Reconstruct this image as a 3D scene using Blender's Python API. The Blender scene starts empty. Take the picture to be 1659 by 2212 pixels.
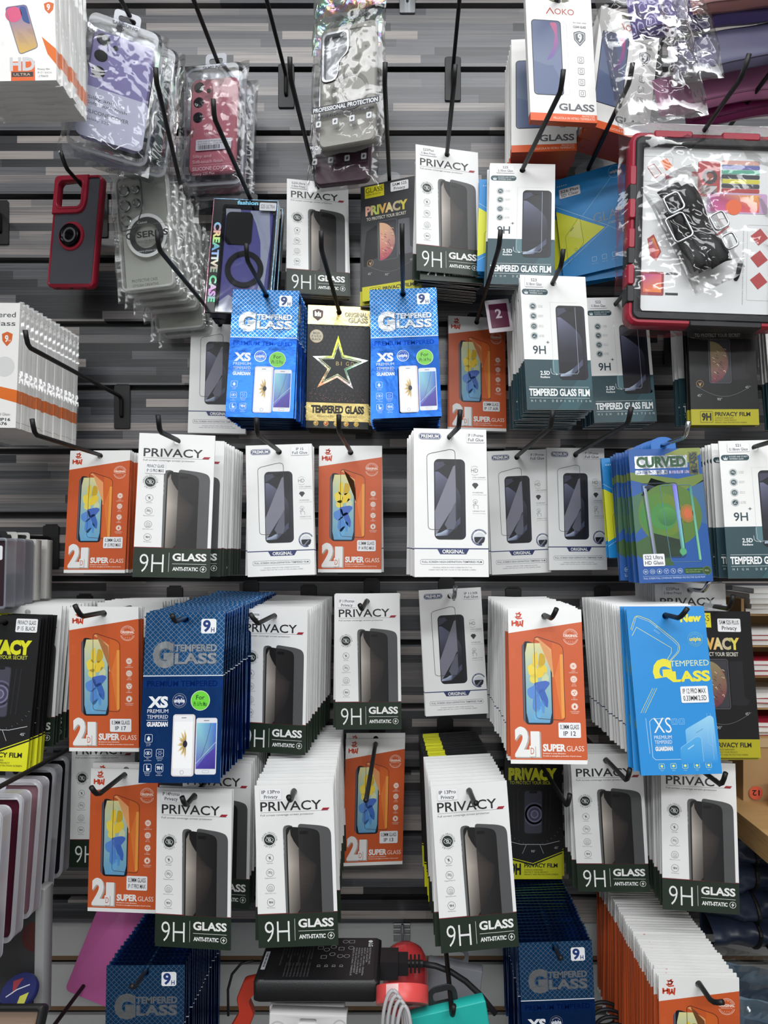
import bpy, bmesh, math, random
from mathutils import Matrix, Vector, noise
from mathutils.geometry import tessellate_polygon
rnd = random.Random(11)
C = bpy.context.scene.collection
sc = bpy.context.scene
PI = math.pi

# ------------------------------------------------------------------ camera, light, exposure
ZC = 1.50            # camera height above the floor
DW = 1.11            # camera distance from the slat wall
cam = bpy.data.cameras.new('camera'); cam_o = bpy.data.objects.new('camera', cam); C.objects.link(cam_o)
cam_o.location = (0, -DW, ZC); cam_o.rotation_euler = (PI/2, 0, 0)
cam.sensor_fit = 'VERTICAL'; cam.sensor_height = 36.0; cam.lens = 1534/2212*36
cam.shift_x = -50.5/2212; cam.shift_y = 84/2212
cam.clip_start = .01
sc.camera = cam_o
sc.view_settings.view_transform = 'Standard'; sc.view_settings.look = 'None'
sc.view_settings.gamma = 1; sc.view_settings.use_curve_mapping = False
sc.view_settings.exposure = 0.17
sc.cycles.transparent_max_bounces = 16
w = bpy.data.worlds.new('world'); sc.world = w; w.use_nodes = True
w.node_tree.nodes['Background'].inputs[0].default_value = (.92, .96, 1, 1)
w.node_tree.nodes['Background'].inputs[1].default_value = .25
def area(name, loc, rot, sx, sy, energy, col=(.965, .985, 1)):
    l = bpy.data.lights.new(name, 'AREA'); l.shape = 'RECTANGLE'; l.size = sx; l.size_y = sy; l.energy = energy; l.color = col
    o = bpy.data.objects.new(name, l); C.objects.link(o); o.location = loc; o.rotation_euler = rot
    return o
# ceiling tubes of the shop: one row near the display, one further back in the aisle
area('ceiling_lamp', (-.05, -.70, 2.70), (0, 0, 0), 1.3, .25, 7.5)
area('ceiling_lamp', (.75, -1.35, 2.70), (0, 0, 0), 1.2, .3, 11)
area('ceiling_lamp', (-.7, -1.75, 2.70), (0, 0, 0), 1.2, .3, 12)
area('ceiling_lamp', (.2, -2.75, 2.70), (0, 0, 0), 1.8, .4, 50)

# ------------------------------------------------------------------ colour and materials
def lin(c):
    c = [min(255, max(0, v)) for v in c[:3]]
    return tuple(((v/255/12.92) if v/255 <= .04045 else ((v/255+.055)/1.055)**2.4) for v in c[:3])
MATS = {}
def nodes(name):
    m = bpy.data.materials.new(name); m.use_nodes = True; MATS[name] = m
    nt = m.node_tree
    return m, nt, nt.nodes['Principled BSDF']
def bump(nt, b, scale, strength, dist=.001, detail=3, stretch=None):
    tc = nt.nodes.new('ShaderNodeTexCoord'); mp = nt.nodes.new('ShaderNodeMapping')
    nt.links.new(tc.outputs['Object'], mp.inputs['Vector'])
    if stretch: mp.inputs['Scale'].default_value = stretch
    n = nt.nodes.new('ShaderNodeTexNoise'); n.inputs['Scale'].default_value = scale; n.inputs['Detail'].default_value = detail
    nt.links.new(mp.outputs['Vector'], n.inputs['Vector'])
    bp = nt.nodes.new('ShaderNodeBump'); bp.inputs['Strength'].default_value = strength; bp.inputs['Distance'].default_value = dist
    nt.links.new(n.outputs[0], bp.inputs['Height']); nt.links.new(bp.outputs[0], b.inputs['Normal'])
    return n
def mat(name, col, rough=.5, metal=0, spec=.5, bscale=0, bstr=.3, bdist=.001, alpha=1, coat=0):
    if name in MATS: return MATS[name]
    m, nt, b = nodes(name)
    b.inputs['Base Color'].default_value = (*lin(col), 1); b.inputs['Roughness'].default_value = rough
    b.inputs['Metallic'].default_value = metal; b.inputs['Specular IOR Level'].default_value = spec
    b.inputs['Coat Weight'].default_value = coat
    b.inputs['Alpha'].default_value = alpha
    n = bump(nt, b, bscale or 60, bstr if bscale else .06, bdist)
    return m
def printed(name, rough, metal, bscale, bstr, bdist, spec=.5, coat=0):
    m, nt, b = nodes(name)
    a = nt.nodes.new('ShaderNodeAttribute'); a.attribute_name = 'Col'
    nt.links.new(a.outputs['Color'], b.inputs['Base Color'])
    b.inputs['Roughness'].default_value = rough; b.inputs['Metallic'].default_value = metal
    b.inputs['Specular IOR Level'].default_value = spec; b.inputs['Coat Weight'].default_value = coat
    bump(nt, b, bscale, bstr, bdist)
    return m
M_PRINT = printed('printed_card', .38, 0, 25, .15, .002, .45)
M_FOIL = printed('printed_foil', .24, 1.0, 45, .35, .002)
M_CHROMEINK = printed('silver_ink', .22, 1.0, 60, .4, .002)
ART_MATS = [M_PRINT, M_FOIL, M_CHROMEINK]
def film_mat(name, tint=(255, 255, 255), base=.05, edge=.7, rough=.06, bs=70, bstr=.9):
    m = bpy.data.materials.new(name); m.use_nodes = True; nt = m.node_tree; nt.nodes.clear(); MATS[name] = m
    out = nt.nodes.new('ShaderNodeOutputMaterial'); mix = nt.nodes.new('ShaderNodeMixShader')
    tr = nt.nodes.new('ShaderNodeBsdfTransparent'); gl = nt.nodes.new('ShaderNodeBsdfGlossy')
    tr.inputs[0].default_value = (*lin(tint), 1); gl.inputs['Roughness'].default_value = rough
    lw = nt.nodes.new('ShaderNodeLayerWeight'); lw.inputs[0].default_value = .25
    mr = nt.nodes.new('ShaderNodeMapRange'); mr.inputs['To Min'].default_value = base; mr.inputs['To Max'].default_value = edge
    nt.links.new(lw.outputs['Fresnel'], mr.inputs['Value'])
    tc = nt.nodes.new('ShaderNodeTexCoord')
    n = nt.nodes.new('ShaderNodeTexNoise'); n.inputs['Scale'].default_value = bs; n.inputs['Detail'].default_value = 2; n.inputs['Distortion'].default_value = 1.5
    nt.links.new(tc.outputs['Object'], n.inputs['Vector'])
    bp = nt.nodes.new('ShaderNodeBump'); bp.inputs['Strength'].default_value = bstr; bp.inputs['Distance'].default_value = .004
    nt.links.new(n.outputs[0], bp.inputs['Height'])
    nt.links.new(bp.outputs[0], gl.inputs['Normal']); nt.links.new(bp.outputs[0], lw.inputs['Normal'])
    nt.links.new(mr.outputs[0], mix.inputs[0]); nt.links.new(tr.outputs[0], mix.inputs[1]); nt.links.new(gl.outputs[0], mix.inputs[2])
    nt.links.new(mix.outputs[0], out.inputs['Surface'])
    return m
M_FILM = film_mat('clear_film', base=.03, edge=.5, rough=.08, bs=16, bstr=.55)
M_BLISTER = film_mat('clear_blister', (240, 242, 246), .05, .6, .08, 14, .2)
M_HOLO = film_mat('rainbow_film', (240, 240, 250), .22, .8, .12, 60, 1.0)
M_TPU = film_mat('clear_soft_plastic', (244, 245, 244), .06, .6, .12, 12, .1)
M_BLACK = mat('black_coated_wire', (15, 15, 17), .5)
M_PLATE = mat('black_steel_plate', (26, 26, 28), .42)
M_CHROME = mat('chrome_wire', (205, 208, 212), .16, 1)
M_GROOVE = mat('black_groove', (14, 14, 15), .6)

# ------------------------------------------------------------------ mesh builder
def tag(o, label, cat, group=None, kind=None):
    if label: o['label'] = label
    if cat: o['category'] = cat
    if group: o['group'] = group
    if kind: o['kind'] = kind
    return o
class MB:
    def __init__(s): s.v = []; s.f = []; s.m = []; s.c = []
    def face(s, pts, col=(200, 200, 200), m=0):
        i = len(s.v); s.v += [tuple(p) for p in pts]; s.f.append(tuple(range(i, i+len(pts)))); s.m.append(m)
        if callable(col): s.c.append([lin(col(*p)) for p in pts])
        elif isinstance(col, list): s.c.append([lin(c) for c in col])
        else: s.c.append([lin(col)]*len(pts))
    def idx(s, i0, faces, col, m):
        for f in faces: s.f.append(tuple(i0+k for k in f)); s.m.append(m); s.c.append([lin(col)]*len(f))
    def box(s, x0, x1, y0, y1, z0, z1, col=(200, 200, 200), m=0):
        i = len(s.v); s.v += [(x, y, z) for x in (x0, x1) for y in (y0, y1) for z in (z0, z1)]
        s.idx(i, [(0, 1, 3, 2), (4, 6, 7, 5), (0, 4, 5, 1), (2, 3, 7, 6), (0, 2, 6, 4), (1, 5, 7, 3)], col, m)
    def plate(s, outer, holes, y0, y1, col=(200, 200, 200), m=0, bev=0):
        """outline in x-z, extruded from y0 (front) to y1 (back)"""
        loops = [outer]+list(holes or [])
        flat = [p for l in loops for p in l]
        tris = tessellate_polygon([[Vector((p[0], p[1], 0)) for p in l] for l in loops])
        def shrink(l, d, sgn):
            if d == 0: return l
            cx = sum(p[0] for p in l)/len(l); cz = sum(p[1] for p in l)/len(l)
            wx = max(abs(p[0]-cx) for p in l); wz = max(abs(p[1]-cz) for p in l)
            return [(cx+(p[0]-cx)*(1-sgn*d/wx), cz+(p[1]-cz)*(1-sgn*d/wz)) for p in l]
        fl = [p for k, l in enumerate(loops) for p in shrink(l, bev, 1 if k == 0 else -1)]
        i = len(s.v); s.v += [(p[0], y0, p[1]) for p in fl]; j = len(s.v); s.v += [(p[0], y1, p[1]) for p in fl]
        s.idx(i, tris, col, m); s.idx(j, [t[::-1] for t in tris], col, m)
        a, b = (i, j)
        if bev:
            a = len(s.v); s.v += [(p[0], y0+bev, p[1]) for p in flat]; b = len(s.v); s.v += [(p[0], y1-bev, p[1]) for p in flat]
        o = 0
        for l in loops:
            n = len(l)
            for k in range(n):
                k2 = (k+1) % n
                for (p, q) in ([(i, a), (a, b), (b, j)] if bev else [(i, j)]):
                    s.f.append((p+o+k, p+o+k2, q+o+k2, q+o+k)); s.m.append(m); s.c.append([lin(col)]*4)
            o += n
    def tube(s, pts, r, col=(30, 30, 30), m=0, n=8, cap=True):
        pts = [Vector(p) for p in pts]; i0 = len(s.v); up = None
        for k, p in enumerate(pts):
            t = (pts[min(k+1, len(pts)-1)]-pts[max(k-1, 0)]).normalized()
            if up is None: up = t.orthogonal().normalized()
            up = (up-t*up.dot(t)).normalized(); bn = t.cross(up)
            rr = r[k] if isinstance(r, (list, tuple)) else r
            for a in range(n):
                q = p+rr*(math.cos(2*PI*a/n)*up+math.sin(2*PI*a/n)*bn); s.v.append(tuple(q))
        fs = [(k*n+a, k*n+(a+1) % n, (k+1)*n+(a+1) % n, (k+1)*n+a) for k in range(len(pts)-1) for a in range(n)]
        if cap: fs += [tuple(range(n))[::-1], tuple((len(pts)-1)*n+a for a in range(n))]
        s.idx(i0, fs, col, m)
    def grid(s, fn, nu, nv, col=(255, 255, 255), m=0):
        i = len(s.v); s.v += [tuple(fn(u/nu, v/nv)) for v in range(nv+1) for u in range(nu+1)]
        s.idx(i, [(v*(nu+1)+u, v*(nu+1)+u+1, (v+1)*(nu+1)+u+1, (v+1)*(nu+1)+u) for v in range(nv) for u in range(nu)], col, m)
    def lathe(s, prof, n=24, col=(200, 200, 200), m=0, axis='z'):
        i = len(s.v)
        for r, h in prof:
            for a in range(n):
                x, y = r*math.cos(2*PI*a/n), r*math.sin(2*PI*a/n)
                s.v.append((x, y, h) if axis == 'z' else (x, h, y))
        s.idx(i, [(k*n+a, k*n+(a+1) % n, (k+1)*n+(a+1) % n, (k+1)*n+a) for k in range(len(prof)-1) for a in range(n)], col, m)
    def mesh(s, name, mats, smooth=False):
        me = bpy.data.meshes.new(name); me.from_pydata(s.v, [], s.f)
        me.polygons.foreach_set('material_index', s.m)
        at = me.color_attributes.new('Col', 'FLOAT_COLOR', 'CORNER')
        flat = [x for f in s.c for c in f for x in (*c, 1.0)]
        at.data.foreach_set('color', flat)
        if smooth:
            me.polygons.foreach_set('use_smooth', [True]*len(s.f))
        for m in mats: me.materials.append(m)
        me.update()
        return me
    def obj(s, name, mats, parent=None, loc=(0, 0, 0), rot=(0, 0, 0), smooth=False):
        if not isinstance(mats, (list, tuple)): mats = [mats]
        return link(name, s.mesh(name, mats, smooth), parent, loc, rot)
def link(name, me, parent=None, loc=(0, 0, 0), rot=(0, 0, 0)):
    o = bpy.data.objects.new(name, me); C.objects.link(o); o.location = loc; o.rotation_euler = rot
    if parent: o.parent = parent
    return o
def smooth_edges(o, ang=.7):
    me = o.data
    bm = bmesh.new(); bm.from_mesh(me); bmesh.ops.remove_doubles(bm, verts=bm.verts, dist=1e-6)
    for f in bm.faces: f.smooth = True
    for e in bm.edges:
        if len(e.link_faces) == 2 and e.calc_face_angle(0) > ang: e.smooth = False
    bm.to_mesh(me); bm.free()
def rrect(x0, z0, x1, z1, r, n=5):
    p = []
    for cx, cz, a in ((x1-r, z1-r, 0), (x0+r, z1-r, 90), (x0+r, z0+r, 180), (x1-r, z0+r, 270)):
        for k in range(n+1):
            t = math.radians(a+90*k/n); p.append((cx+r*math.cos(t), cz+r*math.sin(t)))
    return p
def circ(x, z, r, n=24, ry=None): return [(x+r*math.cos(2*PI*k/n), z+(ry or r)*math.sin(2*PI*k/n)) for k in range(n)]
def rounded(pts, r, n=5):
    out = []; N = len(pts)
    for k in range(N):
        a, p, b = Vector(pts[k-1]), Vector(pts[k]), Vector(pts[(k+1) % N])
        rr = r[k] if isinstance(r, (list, tuple)) else r
        if rr <= 0: out.append(tuple(p)); continue
        u = p+(a-p).normalized()*min(rr, (a-p).length*.49); v = p+(b-p).normalized()*min(rr, (b-p).length*.49)
        for i in range(n+1):
            t = i/n; q = u*(1-t)**2+p*2*t*(1-t)+v*t*t; out.append((q.x, q.y))
    return out

# ------------------------------------------------------------------ lettering
_TX = {}
def glyphs(s, off=0, res=2):
    k = (s, off, res)
    if k in _TX: return _TX[k]
    cu = bpy.data.curves.new('t', 'FONT'); cu.body = s; cu.offset = off; cu.resolution_u = res; cu.size = 1
    o = bpy.data.objects.new('t', cu); C.objects.link(o)
    dg = bpy.context.evaluated_depsgraph_get(); me = o.evaluated_get(dg).to_mesh()
    vs = [(v.co.x, v.co.y) for v in me.vertices]; fs = [tuple(p.vertices) for p in me.polygons]
    o.evaluated_get(dg).to_mesh_clear(); bpy.data.objects.remove(o); bpy.data.curves.remove(cu)
    if vs:
        x0 = min(v[0] for v in vs); x1 = max(v[0] for v in vs)
    else: x0, x1 = 0, 1
    _TX[k] = (vs, fs, x0, max(x1-x0, 1e-6)); return _TX[k]
CAP = None
def cap():
    global CAP
    if CAP is None:
        vs = glyphs('H')[0]; CAP = max(v[1] for v in vs)
    return CAP
def grad(y0, c0, y1, c1, ax=1):
    def g(x, y):
        t = ((x, y)[ax]-y0)/(y1-y0); t = min(1, max(0, t)); return tuple(a+(b-a)*t for a, b in zip(c0, c1))
    return g

class Art(MB):
    """a printed card: x right, y down in mm from the top left corner; origin at the hang hole"""
    def __init__(s, W, H, hz, t=1.7, base=(238, 238, 236), hole=4.0, side=None, bm=0, body=True):
        MB.__init__(s); s.W, s.H, s.hz, s.t = W, H, hz, t
        if not body: return
        side = side or base; cx = W/2; n = 10
        if hole and hz > 0:
            L = [(cx, 0), (0, 0), (0, H), (cx, H)]+[(cx-hole*math.sin(PI*k/n), hz+hole*math.cos(PI*k/n)) for k in range(n+1)]
            R = [(W-x, y) for x, y in L][::-1]
            for q in (L, R):
                s.face([s.P(x, y) for x, y in q], base, bm); s.face([s.B(x, y) for x, y in q][::-1], side, bm)
            rim = [(cx+hole*math.cos(2*PI*k/20), hz+hole*math.sin(2*PI*k/20)) for k in range(20)]
            for k in range(20):
                a, b = rim[k], rim[(k+1) % 20]; s.face([s.P(*a), s.P(*b), s.B(*b), s.B(*a)], side, bm)
        else:
            q = [(0, 0), (0, H), (W, H), (W, 0)]
            s.face([s.P(x, y) for x, y in q], base, bm); s.face([s.B(x, y) for x, y in q][::-1], side, bm)
        q = [(0, 0), (0, H), (W, H), (W, 0)]
        for k in range(4):
            a, b = q[k], q[(k+1) % 4]; s.face([s.P(*a), s.B(*a), s.B(*b), s.P(*b)], side, bm)
    def P(s, x, y, l=0): return ((x-s.W/2)/1000, -(s.t/2+l*.05)/1000, (s.hz-y)/1000)
    def B(s, x, y): return ((x-s.W/2)/1000, s.t/2000, (s.hz-y)/1000)
    def sidecol(s, y0, y1, col, bm=0):
        "colour the card's edges between y0 and y1 (the print runs round the fold)"
        for x in (-.03, s.W+.03):
            s.face([s.P(x, y0), s.B(x, y0), s.B(x, y1), s.P(x, y1)], col, bm)
    def poly(s, pts, col, l=1, m=0):
        if callable(col): col = [col(x, y) for x, y in pts]
        s.face([s.P(x, y, l) for x, y in pts], col, m)
    def rect(s, x0, y0, x1, y1, col, l=1, m=0): s.poly([(x0, y0), (x0, y1), (x1, y1), (x1, y0)], col, l, m)
    def rr(s, x0, y0, x1, y1, r, col, l=1, m=0): s.poly(rrect(x0, y0, x1, y1, r), col, l, m)
    def disc(s, x, y, r, col, l=1, m=0, n=20): s.poly(circ(x, y, r, n), col, l, m)
    def stroke(s, pts, wd, col, l=2, closed=True, m=0):
        N = len(pts); L = []; R = []
        for k in range(N):
            p = Vector(pts[k]); a = Vector(pts[k-1]) if (closed or k > 0) else None; b = Vector(pts[(k+1) % N]) if (closed or k < N-1) else None
            d1 = (p-a).normalized() if a is not None else (b-p).normalized(); d2 = (b-p).normalized() if b is not None else d1
            n1 = Vector((-d1.y, d1.x)); n2 = Vector((-d2.y, d2.x)); nn = n1+n2
            nn = nn.normalized() if nn.length > 1e-6 else n1
            k_ = min(1/max(nn.dot(n1), .4), 2.2)
            L.append(p+nn*wd/2*k_); R.append(p-nn*wd/2*k_)
        for k in range(N if closed else N-1):
            k2 = (k+1) % N; s.poly([tuple(L[k]), tuple(L[k2]), tuple(R[k2]), tuple(R[k])], col, l, m)
    def ring(s, x, y, r, wd, col, l=2, n=20, m=0): s.stroke(circ(x, y, r, n), wd, col, l, True, m)
    def text(s, t, x, y, h, col, wd=None, l=2, bold=0, al='l', shear=0, m=0, rot=0, res=None):
        """y = top of the capitals, h = cap height, wd = fitted width"""
        vs, fs, x0, tw = glyphs(t, bold, res or (3 if h > 4 else (2 if h > 1.6 else 1)))
        k = h/cap(); kx = (wd/tw) if wd else k
        W = tw*kx; ox = x-(0 if al == 'l' else W/2 if al == 'c' else W)
        cr, sr = math.cos(rot), math.sin(rot)
        q = []
        for vx, vy in vs:
            px, py = (vx-x0)*kx+shear*vy*k, h-vy*k
            px += ox-x
            q.append(s.P(x+px*cr-py*sr, y+px*sr+py*cr, l))
        i = len(s.v); s.v += q; c = lin(col(0, 0)) if callable(col) else lin(col)
        if callable(col):
            for f in fs:
                s.f.append(tuple(i+a for a in f)); s.m.append(m)
                s.c.append([lin(col(s.v[i+a][0]*1000+s.W/2, s.hz-s.v[i+a][2]*1000)) for a in f])
        else:
            for f in fs: s.f.append(tuple(i+a for a in f)); s.m.append(m); s.c.append([c]*len(f))
    def arc_text(s, t, x, y, r, h, col, a0, a1, l=2):
        n = len(t)
        for k, ch in enumerate(t):
            if ch == ' ': continue
            a = math.radians(a0+(a1-a0)*k/max(n-1, 1))
            s.text(ch, x+r*math.sin(a), y-r*math.cos(a), h, col, None, l, 0, 'c', 0, 0, a, 1)
W_ = (240, 240, 238); K_ = (30, 30, 32)
# ------------------------------------------------------------------ printed card faces
def eye_badge(A, x, y, r, col=(38, 48, 44)):
    A.disc(x, y, r*.74, col, 1); A.ring(x, y, r*.86, .25, col, 1)
    A.arc_text('SCREEN PROTECTOR', x, y, r*1.06, r*.2, col, -95, 95); A.arc_text('PRIVACY', x, y, r*1.08, r*.22, col, 225, 135)
    e = [(x-r*.6, y), (x-r*.25, y-r*.3), (x+r*.25, y-r*.3), (x+r*.6, y), (x+r*.25, y+r*.3), (x-r*.25, y+r*.3)]
    A.stroke(rounded(e, 2, 3), .4, W_, 2); A.disc(x, y, r*.2, (205, 210, 208), 3); A.disc(x, y, r*.08, col, 4)
    A.stroke([(x-r*.42, y-r*.42), (x+r*.42, y+r*.42)], .4, W_, 4, False)
def small_icon(A, x, y, r, kind, cap_='', col=(60, 62, 64), fill=None, capcol=None, caph=1.2):
    if fill: A.disc(x, y, r, fill, 1)
    A.ring(x, y, r, .35, col, 2)
    q = r*.5
    if kind == 'bolt': A.poly([(x+q*.4, y-q*1.3), (x-q*.7, y+q*.15), (x-q*.05, y+q*.15), (x-q*.4, y+q*1.3), (x+q*.7, y-q*.2), (x+q*.1, y-q*.2)], col, 3); A.stroke([(x-q*1.2, y-q*1.1), (x+q*1.2, y+q*1.1)], .3, col, 3, False)
    elif kind == 'print':
        for k in (.4, .8, 1.2): A.stroke([(x+q*k*math.cos(a), y+q*.5-q*k*math.sin(a)*1.1) for a in [PI*i/8 for i in range(9)]], .28, col, 3, False)
        A.stroke([(x-q*1.1, y-q*1.1), (x+q*1.1, y+q*1.1)], .3, col, 3, False)
    elif kind == 'cover': A.stroke(rounded([(x-q, y-q*.6), (x, y-q*1.1), (x+q, y-q*.6), (x+q, y+q*1.3), (x-q, y+q*1.3)], .6, 2), .3, col, 3); A.stroke([(x-q*.3, y-q*.4), (x-q*.3, y+q*1.3)], .28, col, 3, False); A.stroke([(x+q*.35, y-q*.4), (x+q*.35, y+q*1.3)], .28, col, 3, False)
    elif kind == '9H': A.text('9H', x, y-q*.65, q*1.3, col, None, 3, .02, 'c')
    elif kind == 'eye': A.stroke(circ(x, y, q*1.15, 14, q*.7), .3, col, 3); A.disc(x, y, q*.4, col, 3)
    elif kind == 'box': A.stroke(rrect(x-q, y-q*.7, x+q, y+q*.8, .4), .35, col, 3); A.stroke([(x-q, y), (x-q*.2, y-q*.3), (x+q, y+.2)], .3, col, 3, False)
    elif kind == 'dots':
        for dx, dy in ((-.7, -.3), (.6, -.5), (0, .7)): A.disc(x+q*dx, y+q*dy, q*.4, col, 3)
    elif kind == 'drop': A.poly(rounded([(x, y-q*1.3), (x+q*.9, y+q*.3), (x+q*.4, y+q), (x-q*.4, y+q), (x-q*.9, y+q*.3)], .8, 2), col, 3)
    elif kind == 'angle': A.stroke([(x+q*.8, y-q), (x-q, y+q*.7), (x+q, y+q*.7)], .5, col, 3, False)
    if cap_: A.text(cap_, x, y+r+1, caph, capcol or col, None, 2, 0, 'c')

def art_privacy(front=True):
    A = Art(90, 182, 9, base=(240, 240, 239))
    G = (31, 45, 34)
    A.rect(0, 145.2, 90, 182, G, 1); A.rect(0, 144.4, 90, 145.3, (120, 30, 42), 2); A.sidecol(145, 182, G)
    A.text('PRIVACY', 6, 19.3, 10.2, (44, 44, 47), 70, 2, .012)
    A.stroke([(6, 31.2), (84, 31.2)], .3, (90, 90, 92), 2, False); A.poly([(75.5, 31), (77.8, 28.2), (85.5, 28.2), (83, 31)], (160, 38, 52), 2)
    A.text('Full screen coverage screen protector', 6, 33.2, 2.1, (56, 56, 60), 61, 2)
    eye_badge(A, 15.5, 62, 8.6)
    for (y, k, c) in ((82.5, 'bolt', 'Anti-static'), (99, 'print', 'Fingerprint-proof'), (116, 'cover', 'Full screen cover'), (132, '9H', '9H Hardness')):
        small_icon(A, 15.3, y, 4.3, k, c)
    # phone, left side rail and front
    A.poly(rounded([(31, 47.2), (38, 46.2), (42, 47.6), (42, 145), (32, 145)], [6, 2, 0, 0, 0]), grad(31, (112, 112, 112), 40, (60, 60, 62), 0), 1)
    ph = rounded([(34.5, 47.8), (62, 50.5), (73, 54), (73, 145), (34.5, 145)], [6, 7, 7, 0, 0])
    A.poly(ph, (24, 23, 24), 2)
    # screen picture: pale sweep on the left that narrows and falls into black
    def sweep(x, y):
        t = min(1, max(0, (x-36)/14)); u = min(1, abs(y-92)/52)
        a = 198-70*t-70*u; return (a, a*.95, a*.9)
    L = []
    for k in range(15):
        y = 51+94*k/14; L.append((36, y))
    def edge(y):
        if y < 92: return 38.5+((y-51)/41)**1.7*30
        return 66 - 0*y if y < 93 else 68-((y-92)/53)**2*23
    for k in range(14):
        ya, yb = 51+94*k/14, 51+94*(k+1)/14
        xa, xb = edge(ya), edge(yb); N = 5
        for i in range(N):
            la, lb = 36+max(0, 5-(ya-49.5)*.6)*.8, 36+max(0, 5-(yb-49.5)*.6)*.8; xa, xb = max(xa, la), max(xb, lb)
            q = [(la+(xa-la)*i/N, ya), (lb+(xb-lb)*i/N, yb), (lb+(xb-lb)*(i+1)/N, yb), (la+(xa-la)*(i+1)/N, ya)]
            A.poly(q, [sweep(*p) for p in q], 3)
    # smoked glass sheet in front
    A.poly(rounded([(48.5, 45), (76, 48.2), (86, 52), (86, 145), (48.5, 145)], [4, 7, 8, 0, 0]), (84, 85, 86), 4)
    A.poly(rounded([(48.5, 49), (62, 50.5), (73, 54), (73, 145), (48.5, 145)], [1, 6, 7, 0, 0]), grad(48, (42, 40, 40), 73, (24, 23, 24), 0), 5)
    for k in range(16):
        ya, yb = 60+85*k/16, 60+85*(k+1)/16; xa, xb = max(edge(ya), 48.5), max(edge(yb), 48.5); d = 1-.5*abs(ya-95)/50
        if xb > 48.6: A.poly([(48.5, ya), (48.5, yb), (xb, yb), (xa, ya)], [(78*d, 70*d, 66*d), (78*d, 70*d, 66*d), (40, 37, 37), (40, 37, 37)], 6)
    A.rr(50, 53.5, 60, 57.2, 1.6, (14, 14, 15), 6)
    for y in (62, 68, 74): A.rect(31.4, y, 32.2, y+4, (150, 150, 150), 3)
    A.text('9H', 7.5, 153, 23, (236, 238, 236), 28, 3, -.012)
    A.stroke([(41.5, 151), (41.5, 175)], .45, (210, 214, 210), 3, False)
    A.text('GLASS', 45.5, 152, 8.6, (240, 240, 238), 40, 3, .035)
    A.stroke([(45.5, 164.8), (85.5, 164.8)], .5, (210, 214, 210), 3, False)
    A.text('ANTI-STATIC', 46, 169, 4.2, (232, 234, 232), 30, 3, .04)
    A.ring(82, 171, 3.6, .5, W_, 3); A.poly([(83, 168), (80, 171.4), (81.8, 171.4), (81, 174), (84, 170.5), (82.2, 170.5)], W_, 3)
    return A.mesh('privacy_card', ART_MATS)

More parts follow.
